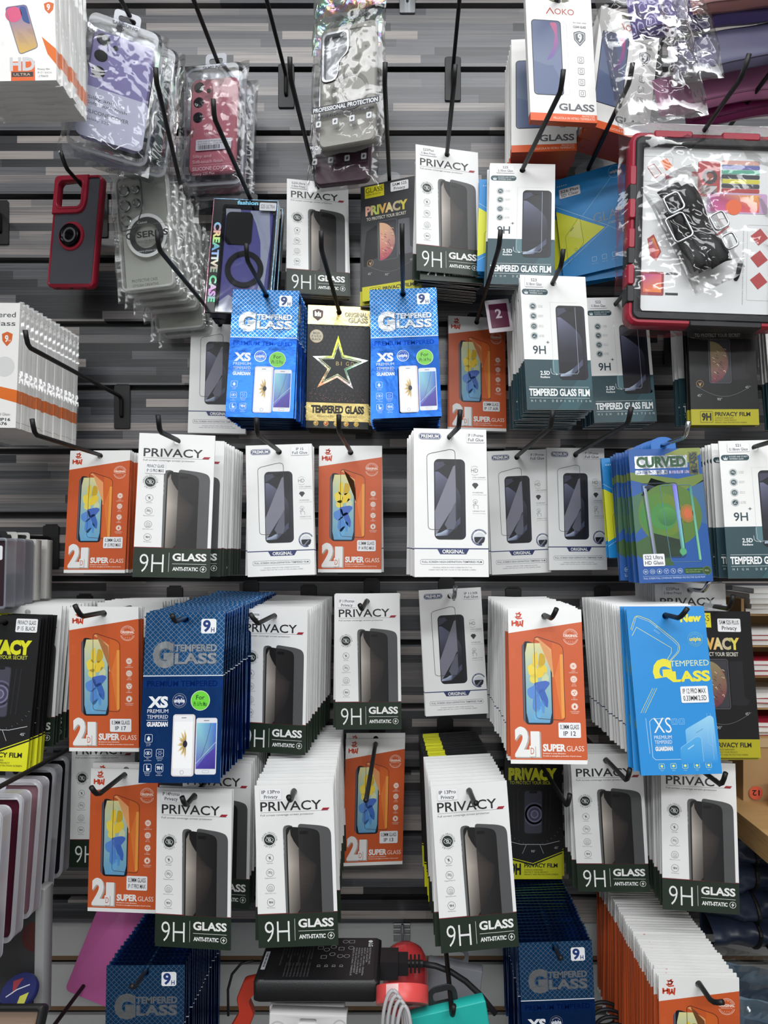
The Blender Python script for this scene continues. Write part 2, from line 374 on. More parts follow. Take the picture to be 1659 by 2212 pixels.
def dragon_mark(A, x, y, s, col):
    A.stroke([(x+s*a, y+s*b) for a, b in ((.3, .05), (.75, .12), (.62, .3), (.3, .36), (.45, .5), (.85, .44))], s*.1, col, 2, False)
    A.ring(x+s*.55, y+s*.22, s*.16, s*.07, col, 2, 12); A.poly([(x+s*.5, y-s*.02), (x+s*.72, y-s*.1), (x+s*.66, y+s*.1)], col, 2)
    for p in ([(0, .62), (0, 1.06)], [(.34, .62), (.34, 1.06)], [(0, .86), (.34, .78)], [(.46, .66), (.5, 1.04), (.68, .92), (.84, 1.04), (.9, .58)], [(.68, .66), (.68, .92)]):
        A.stroke([(x+s*a, y+s*b*1.05) for a, b in p], s*.14, col, 2, False)
def flower_phone(A, x0, y0, x1, y1):
    sx, sy = (x1-x0)/31, (y1-y0)/93
    X = lambda x: x0+x*sx
    Y = lambda y: y0+y*sy
    A.poly(rounded([(X(-4), Y(3)), (X(3), Y(-.5)), (X(8), Y(1)), (X(8), Y(93)), (X(2), Y(94)), (X(-4), Y(90))], [3, 1, 0, 0, 1, 3]), grad(X(-4), (70, 70, 84), X(2), (150, 150, 165), 0), 2)
    ph = rounded([(X(-1.5), Y(-1)), (X(4), Y(-1)), (X(27), Y(5.5)), (X(31), Y(9)), (X(31), Y(94)), (X(-1.5), Y(94))], [4, 2, 4, 3, 5, 5])
    A.poly(ph, (22, 26, 36), 3)
    g0 = grad(Y(0), (233, 224, 158), Y(62), (118, 175, 208)); g1 = grad(Y(50), (150, 190, 190), Y(93), (104, 164, 208))
    def g(x, y): return g0(x, y) if y < Y(55) else g1(x, y)
    N = 8
    for k in range(N):
        ya, yb = 1+91*k/N, 1+91*(k+1)/N
        xa = lambda y: (0 if 3 < y < 90 else 2.5); xb = lambda y: (29.6 if 12 < y < 90 else (27 if y > 50 else 24))
        ta, tb = (1 if k == 0 else ya), yb
        r_ = 6 if k == 0 else 0
        A.poly([(X(xa(ya)), Y(ya)), (X(xa(yb)), Y(yb)), (X(xb(yb)), Y(yb)), (X(29.6 if k else 22), Y(ya + r_*.0))], g, 4)
    Yl = (238, 205, 62); Yd = (206, 168, 40)
    for p, c in (([(9, 14), (14, 10), (15, 24), (13, 30), (8, 28)], Yl), ([(17, 12), (23, 14), (24, 24), (17, 31), (15, 26)], Yd), ([(2, 28), (9, 24), (15, 33), (12, 42), (4, 38)], (242, 216, 80)),
                 ([(14, 28), (24, 26), (26, 34), (20, 40), (13, 42)], Yl), ([(6, 38), (13, 36), (15, 46), (8, 48), (4, 44)], (235, 214, 90)), ([(22, 33), (28, 40), (26, 47), (18, 45)], (205, 214, 170))):
        A.poly(rounded([(X(a), Y(b)) for a, b in p], 3, 3), c, 5)
    for p, c in (([(9, 47), (24, 44), (29, 47), (22, 56), (14, 60)], (72, 108, 190)), ([(1, 54), (13, 48), (16, 60), (8, 66), (2, 62)], (92, 142, 214)), ([(14, 56), (21, 53), (26, 66), (25, 76), (19, 70)], (62, 104, 184)),
                 ([(8, 64), (15, 58), (18, 74), (12, 82), (7, 76)], (84, 140, 212)), ([(12, 76), (18, 72), (17, 86), (10, 90), (7, 84)], (108, 176, 222)), ([(17, 66), (22, 68), (21, 82), (18, 80)], (88, 150, 214))):
        A.poly(rounded([(X(a), Y(b)) for a, b in p], 3, 3), c, 6)
    gl = rounded([(X(11), Y(-5)), (X(15), Y(-6.5)), (X(41), Y(2)), (X(45), Y(6)), (X(45), Y(86)), (X(43), Y(89)), (X(11), Y(87))], [3, 2, 3, 3, 3, 3, 4])
    return gl, X, Y
def art_orange(front=True):
    A = Art(88, 176, 8, base=(241, 241, 239))
    O = (206, 92, 46)
    A.poly([(0, 28), (0, 171.5), (88, 171.5), (88, 14.5)], O, 1); A.sidecol(15, 171.5, (190, 80, 42))
    dragon_mark(A, 5, 4, 14, (206, 70, 40))
    A.ring(74, 32, 9, .5, (240, 215, 200), 2, 26); A.ring(74, 32, 7.7, .3, (240, 215, 200), 2, 26)
    A.rect(64.5, 29.5, 83.5, 34.5, O, 3); A.text('ORIGINAL', 74, 29.4, 2.7, (244, 222, 208), 17.5, 4, .05, 'c'); A.text('TECHNOLOGY', 74, 32.9, 1.5, (244, 222, 208), 13, 4, 0, 'c')
    A.arc_text('MADE OF THE BEST', 74, 32, 6.9, 1.0, (244, 222, 208), -65, 65)
    for k in (-2.4, 0, 2.4): A.disc(74+k, 37.4, .4, (244, 222, 208), 3, 0, 6)
    gl, X, Y = flower_phone(A, 19.5, 38.5, 50.5, 131.5)
    A.poly([(X(32), Y(-.5)), (X(41), Y(2.5)), (X(45), Y(7)), (X(45), Y(86)), (X(43), Y(88.5)), (X(33), Y(88))], (216, 104, 44), 2)
    A.poly([(X(11.5), Y(-4)), (X(15), Y(-5.5)), (X(30), Y(10)), (X(33), Y(40)), (X(31.2), Y(40)), (X(31), Y(8)), (X(27), Y(5))], (238, 170, 110), 5)
    A.poly([(X(41), Y(14)), (X(44.6), Y(14)), (X(44.6), Y(86)), (X(41), Y(87))], (240, 158, 70), 3)
    A.poly([(X(34), Y(40)), (X(41), Y(16)), (X(41), Y(87)), (X(37), Y(60))], (228, 124, 56), 3)
    A.stroke(gl, .55, (70, 44, 34), 7)
    for y, k, c in ((66, 'eye', 'HIGH\nDEFINITION'), (81, 'box', 'ANTI\nSHOCK'), (96.5, 'dots', 'NO\nBUBBLES'), (112, 'drop', 'OLEOPHOBIC\nCOATING')):
        A.disc(76, y, 4, (244, 226, 214), 2); small_icon(A, 76, y, 3.6, k, '', O)
        for i, q in enumerate(c.split('\n')): A.text(q, 76, y+5+i*1.9, 1.25, (246, 230, 220), None, 2, 0, 'c')
    for j in range(7):
        for i in range(5): A.disc(3+i*1.1, 46+j*1.8, .28, (230, 130, 70), 2, 0, 5)
    A.text('2', 6.2, 138.6, 29, (176, 172, 168), 17.5, 2, .055); A.text('2', 5, 137.4, 29, W_, 17, 3, .05)
    A.text('1', 24.6, 143, 24.5, (176, 172, 168), 11, 2, .06); A.text('1', 23.4, 142, 24.5, W_, 10.5, 3, .055)
    A.rr(22.6, 156.6, 29.4, 168.6, .8, (176, 172, 168), 4); A.rr(21.8, 156, 28.6, 168, .8, W_, 5); A.text('D', 25.2, 158.4, 7, O, 4, 6, 0, 'c')
    A.text('SUPER', 37.5, 154.5, 7.2, W_, 26.5, 2, .045); A.text('GLASS', 65, 156, 5.6, (246, 232, 224), 20, 2, 0)
    A.text('Evolution in every dimension', 37.5, 163.6, 1.4, (246, 226, 214), 26, 2, .03); A.text('Provide to strengthen protection of your screen', 37.5, 166.4, 1.4, (246, 226, 214), 44, 2, .03)
    return A.mesh('orange_card', ART_MATS)

def swirl_phone(A, x0, y0, x1, y1, r=6, side=4, glass=True, l=1):
    """black phone with a blue grey wave on its screen"""
    w, h = x1-x0, y1-y0
    A.rr(x0+side*.4, y0, x1+side, y1, r, (30, 30, 42), l); A.rr(x0, y0, x1, y1, r, (20, 20, 28), l+1)
    a, b = x0+w*.04, x1-w*.05
    def lower(y):   # bright wedge at the foot
        return a+(b-a)*min(1, max(0, ((y-(y0+h*.80))/(h*.2))))
    n = 10
    for k in range(n):    # dome of the wave, widening to the right then returning
        ya, yb = y0+h*(.16+.60*k/n), y0+h*(.16+.60*(k+1)/n)
        f = lambda y: a+(b-a)*min(1, max(.03, math.sin(min(PI/2, ((y-y0)/h-.13)/.36*PI/2))))
        for i in range(4):
            q = [(a+(f(ya)-a)*i/4, ya), (a+(f(yb)-a)*i/4, yb), (a+(f(yb)-a)*(i+1)/4, yb), (a+(f(ya)-a)*(i+1)/4, ya)]
            def c(x, y):
                t = (x-a)/(b-a); u = ((y-y0)/h-.16)/.6
                v = max(0, 1-u*1.25)*(1-.35*t); return (30+78*v, 30+80*v, 42+96*v)
            A.poly(q, [c(*p) for p in q], l+2)
    q = [(a, y0+h*.955)]+[(a+(b-a)*t, y0+h*(.93-.22*t**1.6)) for t in (0, .2, .4, .6, .8, .97)]+[(b-1, y0+h*.80), (a+(b-a)*.45, y0+h*.95)]
    A.poly(q, [(170, 182, 205) if k < 4 else (70, 76, 100) for k in range(len(q))], l+3)
    A.poly(rounded([(a, y0+h*.04), (a+w*.55, y0+h*.03), (a+w*.2, y0+h*.11), (a, y0+h*.15)], 1), (64, 64, 84), l+3)
    cx = x0+w*.5; A.rr(cx-w*.15, y0+h*.03, cx+w*.15, y0+h*.065, w*.045, (8, 8, 10), l+4)
def art_white(front=True):
    A = Art(88, 178, 10, base=(241, 241, 240)); N = (44, 56, 104)
    A.rect(0, 144, 88, 145.3, N, 1); A.sidecol(144, 145.4, N)
    A.rr(6, 5.6, 33, 13.4, 3.8, N, 1); A.rr(6.6, 6.2, 32.4, 12.8, 3.2, (225, 228, 236), 2); A.rr(7.1, 6.7, 31.9, 12.3, 2.8, N, 3); A.text('PREMIUM', 19.5, 7.6, 3.8, W_, 21, 4, .03, 'c')
    swirl_phone(A, 24, 37, 57.5, 134, 6, 4)
    A.poly([(47, 46), (50, 44), (50, 90), (26, 128), (25, 127), (24.6, 100)], (124, 124, 138), 5); A.poly([(49.6, 88), (49.6, 114), (47, 122), (40, 122), (36, 116)], (96, 97, 112), 5)
    gl = rounded([(15.5, 33), (19, 30.5), (44, 25), (49.5, 26.5), (51, 122), (16.5, 122)], [3, 2, 3, 4, 4, 5])
    A.stroke(gl, .55, (58, 58, 62), 6)
    A.text('HD', 73, 48, 5, (60, 60, 62), 8, 2, -.01, 'c'); A.stroke([(69, 46.5), (73, 45), (77, 46.5)], .3, (90, 90, 92), 2, False); A.stroke([(69, 55), (73, 56.5), (77, 55)], .3, (90, 90, 92), 2, False)
    A.text('ULTRA CLEARNESS', 70, 56.8+1.4, 1.4, (60, 60, 62), 16, 2); A.text('Premium quality with clear view', 70, 60.9, .9, (90, 90, 92), 17, 2)
    A.poly([(69.5, 68), (71.5, 65.5), (75.5, 65.5), (77.5, 68), (73.5, 73)], (60, 62, 66), 2); A.text('9H HARDNESS', 70, 76.6, 1.4, (60, 60, 62), 13, 2); A.text('Scratch resistant glass surface', 70, 79.4, .9, (90, 90, 92), 17, 2)
    A.stroke([(72, 97), (70.5, 92), (71.2, 91.4), (72.6, 93.6), (72.6, 88), (73.8, 88), (73.8, 92), (76.5, 93), (76.5, 97)], .4, (80, 80, 84), 2, False); A.ring(73.2, 88, 2.6, .3, (90, 90, 92), 2, 14)
    A.text('ORIGINAL TOUCH', 70, 99, 1.4, (60, 60, 62), 14.5, 2); A.text('Smooth touch feeling', 70, 102, .9, (90, 90, 92), 15, 2)
    A.stroke([(77.5+9*math.sin(t), 131-9*math.cos(t)) for t in [math.radians(d) for d in range(-200, 75, 12)]], 1.9, (70, 82, 124), 1, False); A.arc_text('FULL SCREEN COVERAGE', 77.5, 131, 9.6, 1.3, W_, -150, 60, 3)
    A.disc(77.5, 132, 7, (215, 218, 224), 1); A.poly(rounded([(70.8, 130.5), (84.5, 130.5), (83, 137), (78, 139.5), (72, 137)], 2), (34, 35, 46), 2); A.poly([(80, 131.5), (82, 131.5), (76, 138.4), (74.4, 137.6)], (128, 130, 146), 3); A.rr(74, 131, 79, 132.3, .6, (12, 12, 14), 4)
    A.poly([(27, 145), (30.5, 151.3), (61.5, 151.3), (65, 145)], N, 2); A.text('ORIGINAL', 46, 146, 4.1, W_, 26, 4, .03, 'c'); A.rect(33, 146, 35, 150, N, 3)
    A.stroke(rrect(7, 157.5, 82, 163.3, 2), .35, (90, 94, 110), 2); A.text('FULL SCREEN HIGH-DEFINITION TEMPERED FILM', 44.5, 159.2, 2.3, (70, 72, 82), 71, 2, .01, 'c')
    A.text('ORIGINAL PREMIUM SUPER SCREEN PROTECTOR', 44.5, 166.3, 1.3, (84, 86, 94), 47, 2, 0, 'c'); A.text('CLEARLY RESTORE THE COLOR OF THE ORIGINAL SCREEN', 44.5, 169, 1.3, (84, 86, 94), 56, 2, 0, 'c')
    return A.mesh('white_card', ART_MATS)

def hatch(A, x0, y0, x1, y1, step, col, wd, hole, m=0, l=1):
    for sgn in (1, -1):
        c = -200
        while c < 300:
            c += step
            pts = []
            for x in (x0, x1):
                y = sgn*x+c if sgn > 0 else -x+c
                if y0 <= y <= y1: pts.append((x, y))
            for y in (y0, y1):
                x = (y-c) if sgn > 0 else (c-y)
                if x0 < x < x1: pts.append((x, y))
            if len(pts) < 2: continue
            a, b = Vector(pts[0]), Vector(pts[1])
            if (b-a).length < 1: continue
            d = (b-a).normalized(); t = (hole-a).dot(d); dist = (hole-a-d*t).length
            if dist < 5.2 and -5 < t < (b-a).length+5:
                hh = math.sqrt(5.2**2-dist**2)
                for p, q in ((a, a+d*(t-hh)), (a+d*(t+hh), b)):
                    if (q-p).dot(d) > 1: A.stroke([tuple(p), tuple(q)], wd, col, l, False, m)
            else: A.stroke([tuple(a), tuple(b)], wd, col, l, False, m)
def mini_phone_a(A, x0, y0, x1, y1, l=2):
    A.rr(x0-1.5, y0+2, x1-2, y1+1, 3, (40, 70, 130), l-1); A.rr(x0, y0, x1, y1, 3, (214, 190, 182), l); A.rr(x0+.2, y0+.2, x1-1, y1-.2, 3, (240, 240, 242), l+1)
    w, h = x1-x0, y1-y0
    A.rect(x0+1.4, y0+h*.12, x1-2.2, y1-h*.13, (250, 250, 250), l+2); A.rr(x0+w*.38, y0+h*.05, x0+w*.6, y0+h*.062, .3, (120, 120, 125), l+2); A.ring(x0+w*.47, y1-h*.065, 2, .35, (150, 150, 155), l+3, 14)
    A.stroke(rrect(x0+1, y0+1, x1-2, y1-1, 2.4), .25, (170, 170, 180), l+3)
    fx, fy = x0+w*.62, y0+h*.48
    for k in range(22):
        a = math.radians(95+170*k/21); r = h*.25*(.75+.25*math.sin(k*1.9)); a2 = a+.07
        cx_, cy_ = fx+r*math.cos(a)*.62, fy-r*math.sin(a)
        cx_ = max(cx_, x0+1.6)
        A.poly([(fx, fy), (fx+r*math.cos(a-.12)*.4, fy-r*math.sin(a-.12)*.7), (cx_, cy_), (fx+r*math.cos(a+.12)*.4, fy-r*math.sin(a+.12)*.7)], [(60, 44, 40), (228, 188, 90), (242, 224, 170), (214, 160, 64)], l+3+k % 2)
    A.poly(circ(fx-w*.04, fy, w*.1, 12, h*.055), (36, 34, 52), l+5)
def mini_phone_b(A, x0, y0, x1, y1, l=2):
    w, h = x1-x0, y1-y0
    A.rr(x0, y0, x1, y1, 2.4, (206, 210, 218), l); A.rr(x0+.4, y0+.4, x1-.4, y1-.4, 2.2, (228, 230, 236), l+1)
    a, b, c, d = x0+1, x1-1, y0+h*.09, y1-h*.1
    A.poly([(a, c), (a, d), (b, d), (b, c)], [(150, 215, 225), (96, 84, 190), (58, 60, 150), (70, 120, 205)], l+2)
    A.poly([(a, d), (b, d), (b, c+h*.42), (a+w*.45, c+h*.58)], [(70, 60, 160), (58, 44, 140), (84, 70, 170), (90, 74, 175)], l+3)
    A.stroke([(a, c+h*.72), (a+w*.4, c+h*.55), (b, c+h*.34)], .5, (200, 210, 235), l+4, False); A.stroke([(b-w*.25, c), (a+w*.5, c+h*.3), (a+w*.2, c+h*.66)], .3, (40, 40, 60), l+4, False)
    A.rr(x0+w*.36, y0+h*.04, x0+w*.62, y0+h*.055, .4, (130, 132, 140), l+2); A.stroke(rrect(x0+w*.36, y1-h*.075, x0+w*.66, y1-h*.03, .8), .25, (150, 152, 160), l+2)
def art_foil(front=True):
    A = Art(92, 188, 8, base=(52, 122, 192), bm=1)
    hatch(A, 0, 0, 92, 71, 6.1, (200, 220, 242), .42, Vector((46, 8)), 1)
    A.rect(0, 71.6, 92, 188, (40, 84, 156), 1, 1); A.rect(0, 71, 92, 72, (226, 232, 240), 2); A.sidecol(71, 72, (226, 232, 240))
    A.rr(65, 8, 82.5, 24.5, 2.4, (238, 240, 242), 2); A.text('9', 67, 10, 12, (30, 56, 120), 9, 3, .035); A.text('H', 76.6, 18, 5, (30, 56, 120), 4, 3, .02)
    A.text('G', 10.5, 36, 25, (84, 92, 104), 24.5, 2, .08); A.text('G', 10, 35.4, 25, (214, 220, 228), 24, 3, .06, 'l', 0, 2)
    A.text('TEMPERED', 35.3, 37.4, 7.2, (60, 76, 100), 49, 2, .05); A.text('TEMPERED', 35, 37, 7.2, (218, 226, 236), 49, 3, .03, 'l', 0, 2)
    A.text('LASS', 36.3, 47.5, 11, (60, 76, 100), 48, 2, .05); A.text('LASS', 36, 47, 11, (218, 226, 236), 48, 3, .03, 'l', 0, 2)
    A.rect(0, 76, 92, 84.6, (40, 88, 178), 2, 1); A.text('PREMIUM TEMPERED', 5, 77.2, 6, (22, 58, 140), 81, 3, .02, 'l', 0, 1)
    A.text('XS', 7, 95, 11, (236, 238, 242), 23, 2, .05); A.text('PREMIUM', 6.6, 108.4, 4, (226, 230, 238), 24, 2); A.text('TEMPERED', 6.6, 114.6, 4, (226, 230, 238), 24, 2)
    A.stroke([(6, 120.4), (30.5, 120.4)], .4, (226, 230, 238), 2, False); A.text('GUARDIAN', 6.6, 122.4, 4.6, (240, 240, 244), 24, 2, .05)
    A.disc(43, 99, 8.2, (196, 206, 224), 2, 2, 26); A.disc(43, 99, 7.6, (60, 90, 160), 3, 1, 26); A.text('unipha', 43, 96.6, 4.2, (232, 236, 244), 12.5, 5, .04, 'c'); A.arc_text('UNIVERSAL', 43, 99, 6.2, 1.3, (226, 230, 240), -60, 60, 5); A.arc_text('PROTECTION', 43, 99, 6.4, 1.3, (226, 230, 240), 240, 120, 5)
    for x, y, k, c in ((9.5, 140, 'drop', 'Smudge\nproof'), (9.5, 156, 'eye', 'Eye\nprotection'), (23, 156, 'dots', 'Explosion\nproof'), (9.5, 172, 'box', 'Delicate\nTouch'), (23, 172, '9H', 'Super\nHardness')):
        A.stroke(rrect(x-4.2, y-4.2, x+4.2, y+4.2, 1.4), .45, (216, 222, 234), 2)
        if k == '9H': A.text('9H', x, y-2, 4, (230, 234, 242), 6, 3, .03, 'c')
        elif k == 'drop': A.poly(rounded([(x, y-3), (x+2.2, y+.6), (x+1, y+2.8), (x-1, y+2.8), (x-2.2, y+.6)], 1.2, 2), (230, 234, 242), 3)
        elif k == 'eye': A.stroke(circ(x, y, 3, 14, 1.8), .4, (230, 234, 242), 3); A.disc(x, y, 1.1, (230, 234, 242), 3)
        elif k == 'dots':
            for a in range(0, 360, 60): A.stroke([(x+math.cos(math.radians(a)), y+math.sin(math.radians(a))), (x+2.8*math.cos(math.radians(a)), y+2.8*math.sin(math.radians(a)))], .4, (230, 234, 242), 3, False)
        else: A.poly([(x-1.6, y-3), (x-.2, y-3), (x-.2, y), (x+2.6, y+.4), (x+2, y+2.8), (x-1.2, y+2.8)], (230, 234, 242), 3)
        for i, t in enumerate(c.split('\n')): A.text(t, x, y+5.2+i*1.9, 1.3, (214, 220, 232), None, 2, 0, 'c')
    mini_phone_a(A, 36.5, 114, 62, 181); mini_phone_b(A, 63, 118, 87, 179)
    return A.mesh('foil_card', ART_MATS)

def art_teal(front=True):
    A = Art(88, 178, 10, base=(240, 240, 238)); T = (42, 72, 80)
    A.rect(0, 112.5, 88, 178, T, 1); A.sidecol(112.5, 178, T)
    A.rr(1.5, 18.6, 36, 26.4, 3.8, T, 1)
    A.poly([(40, 178), (88, 112.5), (88, 150), (66, 178)], (52, 88, 96), 2)
    A.poly(rounded([(4.5, 21.4), (6.4, 24), (7, 20.4), (8, 24), (9.6, 21.4), (9.2, 25.4), (5, 25.4)], .2), (220, 228, 230), 3); A.text('RUGGED AND STURDY', 11.5, 20.2, 1.9, (226, 232, 232), 23, 3); A.text('TEMPERED GLASS', 11.5, 23.2, 1.9, (226, 232, 232), 17.5, 3)
    for y, k, c in ((42, 'print', 'ULTRA\nCLEAR'), (55, 'print', 'HIGH\nIMPACT'), (68.5, 'box', 'EASY TO\nINSTALL'), (81.5, 'angle', 'ROUNDED\nEDGES')):
        A.ring(15, y, 4.7, .3, T, 1); A.disc(15, y, 4, T, 1); small_icon(A, 15, y, 3.5, k, '', (226, 232, 232))
        for i, t in enumerate(c.split('\n')): A.text(t, 21.5, y-1.6+i*1.8, 1.0, (110, 116, 118), 6.5, 2)
    A.text('9H', 12, 94.5, 10.5, (36, 62, 72), 17, 2, .012); A.text('+', 30, 87.2, 5, (36, 62, 72), 4.4, 2, .01)
    A.stroke([(38, 36), (38, 128), (42, 132), (72, 132)], .35, (196, 204, 206), 3, False); A.rr(36.5, 112.5, 46, 131, 3, (86, 122, 130), 2)
    A.stroke([(36, 36), (74, 36)], .2, (214, 218, 218), 3, False)
    swirl_phone(A, 45, 40, 80, 139, 5.5, 3.6, l=3)
    A.stroke([(71, 42), (71, 128), (69, 131), (44, 131)], .45, (176, 184, 198), 9, False)
    A.poly([(82, 130), (85.5, 136), (82, 139)], (70, 84, 110), 2)
    A.text('2.5D', 20, 127.6, 5, (232, 236, 236), 12.5, 3, .03); A.text('Radians', 20, 134.2, 2.4, (226, 230, 230), 12.5, 3, .03)
    A.stroke([(34, 124), (34.4, 129.5), (37, 131.6), (41.5, 131.8)], .5, (220, 228, 228), 3, False); A.poly([(41, 130.6), (43.6, 131.9), (41, 133)], (220, 228, 228), 3)
    A.stroke([(4.5, 148.4), (83.5, 148.4)], .45, (206, 214, 214), 3, False); A.text('TEMPERED GLASS FILM', 4, 151.2, 8.6, (238, 240, 240), 80, 3, .035); A.stroke([(4.5, 162.8), (83.5, 162.8)], .45, (206, 214, 214), 3, False)
    for i, ch in enumerate('HIGH DEFINITION'):
        if ch != ' ': A.text(ch, 6+i*5.5, 165.2, 2.8, (206, 214, 214), 2.2 if ch != 'I' else .6, 3)
    return A.mesh('teal_card', ART_MATS)

def art_star(front=True):
    A = Art(90, 178, 9, base=(196, 176, 120), bm=1)
    K = (24, 24, 26)
    A.rect(0, 27.5, 90, 178, K, 1); A.sidecol(27, 178, K)
    for j in range(2):
        for i in range(6):
            x, y = 9+i*15, 18.5+j*9-(0); A.stroke([(x-7, y), (x, y-5), (x+7, y), (x, y+5)], .5, (226, 214, 160), 1, True, 1)
            if y+3.5 < 27: A.stroke([(x-4.4, y), (x, y-3.2), (x+4.4, y), (x, y+3.2)], .4, (160, 150, 84), 1, True, 1)
    for i in range(13):
        for j in range(18):
            x, y = 3+i*7+(j % 2)*3.5, 32+j*6
            if 3 < x < 86 and y < 136: A.poly([(x, y), (x+2.2, y-2), (x+3, y+1), (x+.8, y+2.6)], (44, 44, 48), 2)
    A.poly(rounded([(6.5, 7.5), (14.5, 5), (22.5, 7.5), (22, 17), (14.5, 23.5), (7, 17)], 1.5, 3), (84, 72, 66), 2); A.stroke(rounded([(6.5, 7.5), (14.5, 5), (22.5, 7.5), (22, 17), (14.5, 23.5), (7, 17)], 1.5, 3), .7, (190, 150, 130), 3, True, 2)
    for k in range(4): A.rect(10+k*2.4, 9+(k % 2)*1.6, 11.6+k*2.4, 16, (198, 184, 170), 3, 2)
    for t, y, x in (('ORIGINAL', 8.5, 53), ('GLASS', 16.3, 58)): A.text(t, x+.4, y+.4, 6 if y < 10 else 6.6, (70, 58, 40), 33 if y < 10 else 29, 2, .05); A.text(t, x, y, 6 if y < 10 else 6.6, (238, 228, 190), 33 if y < 10 else 29, 3, .03)
    cx, cy = 45.5, 86.5
    out = [(44.5, 43), (52.5, 70.5), (89, 77.5), (57.5, 93), (67.5, 119.5), (44, 104), (15, 119.5), (29.5, 92), (8, 74), (35.5, 72.5)]
    A.poly(out, [(206, 214, 60), (150, 160, 70), (214, 224, 220), (90, 150, 120), (186, 176, 190), (226, 190, 170), (204, 140, 100), (120, 110, 90), (200, 206, 208), (170, 180, 80)], 3, 2)
    q = [(cx+(x-cx)*.80, cy+(y-cy)*.80) for x, y in out]; A.poly(q, (50, 52, 50), 4); q = [(cx+(x-cx)*.74, cy+(y-cy)*.74) for x, y in out]; A.poly(q, (150, 160, 130), 5, 2); q = [(cx+(x-cx)*.68, cy+(y-cy)*.68) for x, y in out]; A.poly(q, (22, 22, 24), 6)
    for k, ch in enumerate('BIGD'): A.text(ch, 42+k*7.2, 80.6, 5.6, (214, 190, 130), 4.4 if ch != 'I' else 1, 7)
    A.text('Bring you a happy', 56, 88, 1.1, (190, 170, 120), 12, 7)
    r2 = random.Random(3)
    for k in range(150):
        u = r2.random()**1.7; x = 4+82*r2.random(); y = 138-30*u*(.5+.5*math.cos((x-45)/24)); A.disc(x, y, .22+.3*r2.random(), r2.choice([(190, 110, 120), (210, 160, 130), (150, 70, 90)]), 3, 0, 5)
    A.rect(0, 141, 90, 167.5, (196, 176, 116), 2, 1)
    for i in range(7):
        for j in range(2): A.stroke([(i*15-2, 148+j*13), (i*15+5.5, 142.5+j*13 if j == 0 else 155.5), (i*15+13, 148+j*13), (i*15+5.5, 153.5 if j == 0 else 166.5)], .45, (228, 212, 150), 3, True, 1)
    A.text('TEMPERED GLASS', 7, 145.6, 10, (36, 32, 26), 77, 4, .055); A.text('Enjoy perfect BIGD bring you a future Style', 16, 159, 2.4, (70, 60, 34), 58, 4, 0, 'l', .2)
    for k, c in enumerate(((196, 150, 60), (220, 90, 50), (226, 170, 50), (230, 150, 50), (236, 180, 40))): A.disc(14.5+k*14.6, 171, 3.6, (236, 214, 130), 3, 0, 16); A.disc(14.5+k*14.6, 171, 2.9, c, 4, 0, 14); A.disc(13.6+k*14.6, 170.2, 1.3, (250, 226, 150), 5, 0, 8); A.rect(11+k*14.6, 175.6, 18+k*14.6, 176, (150, 140, 120), 3)
    return A.mesh('star_card', ART_MATS)

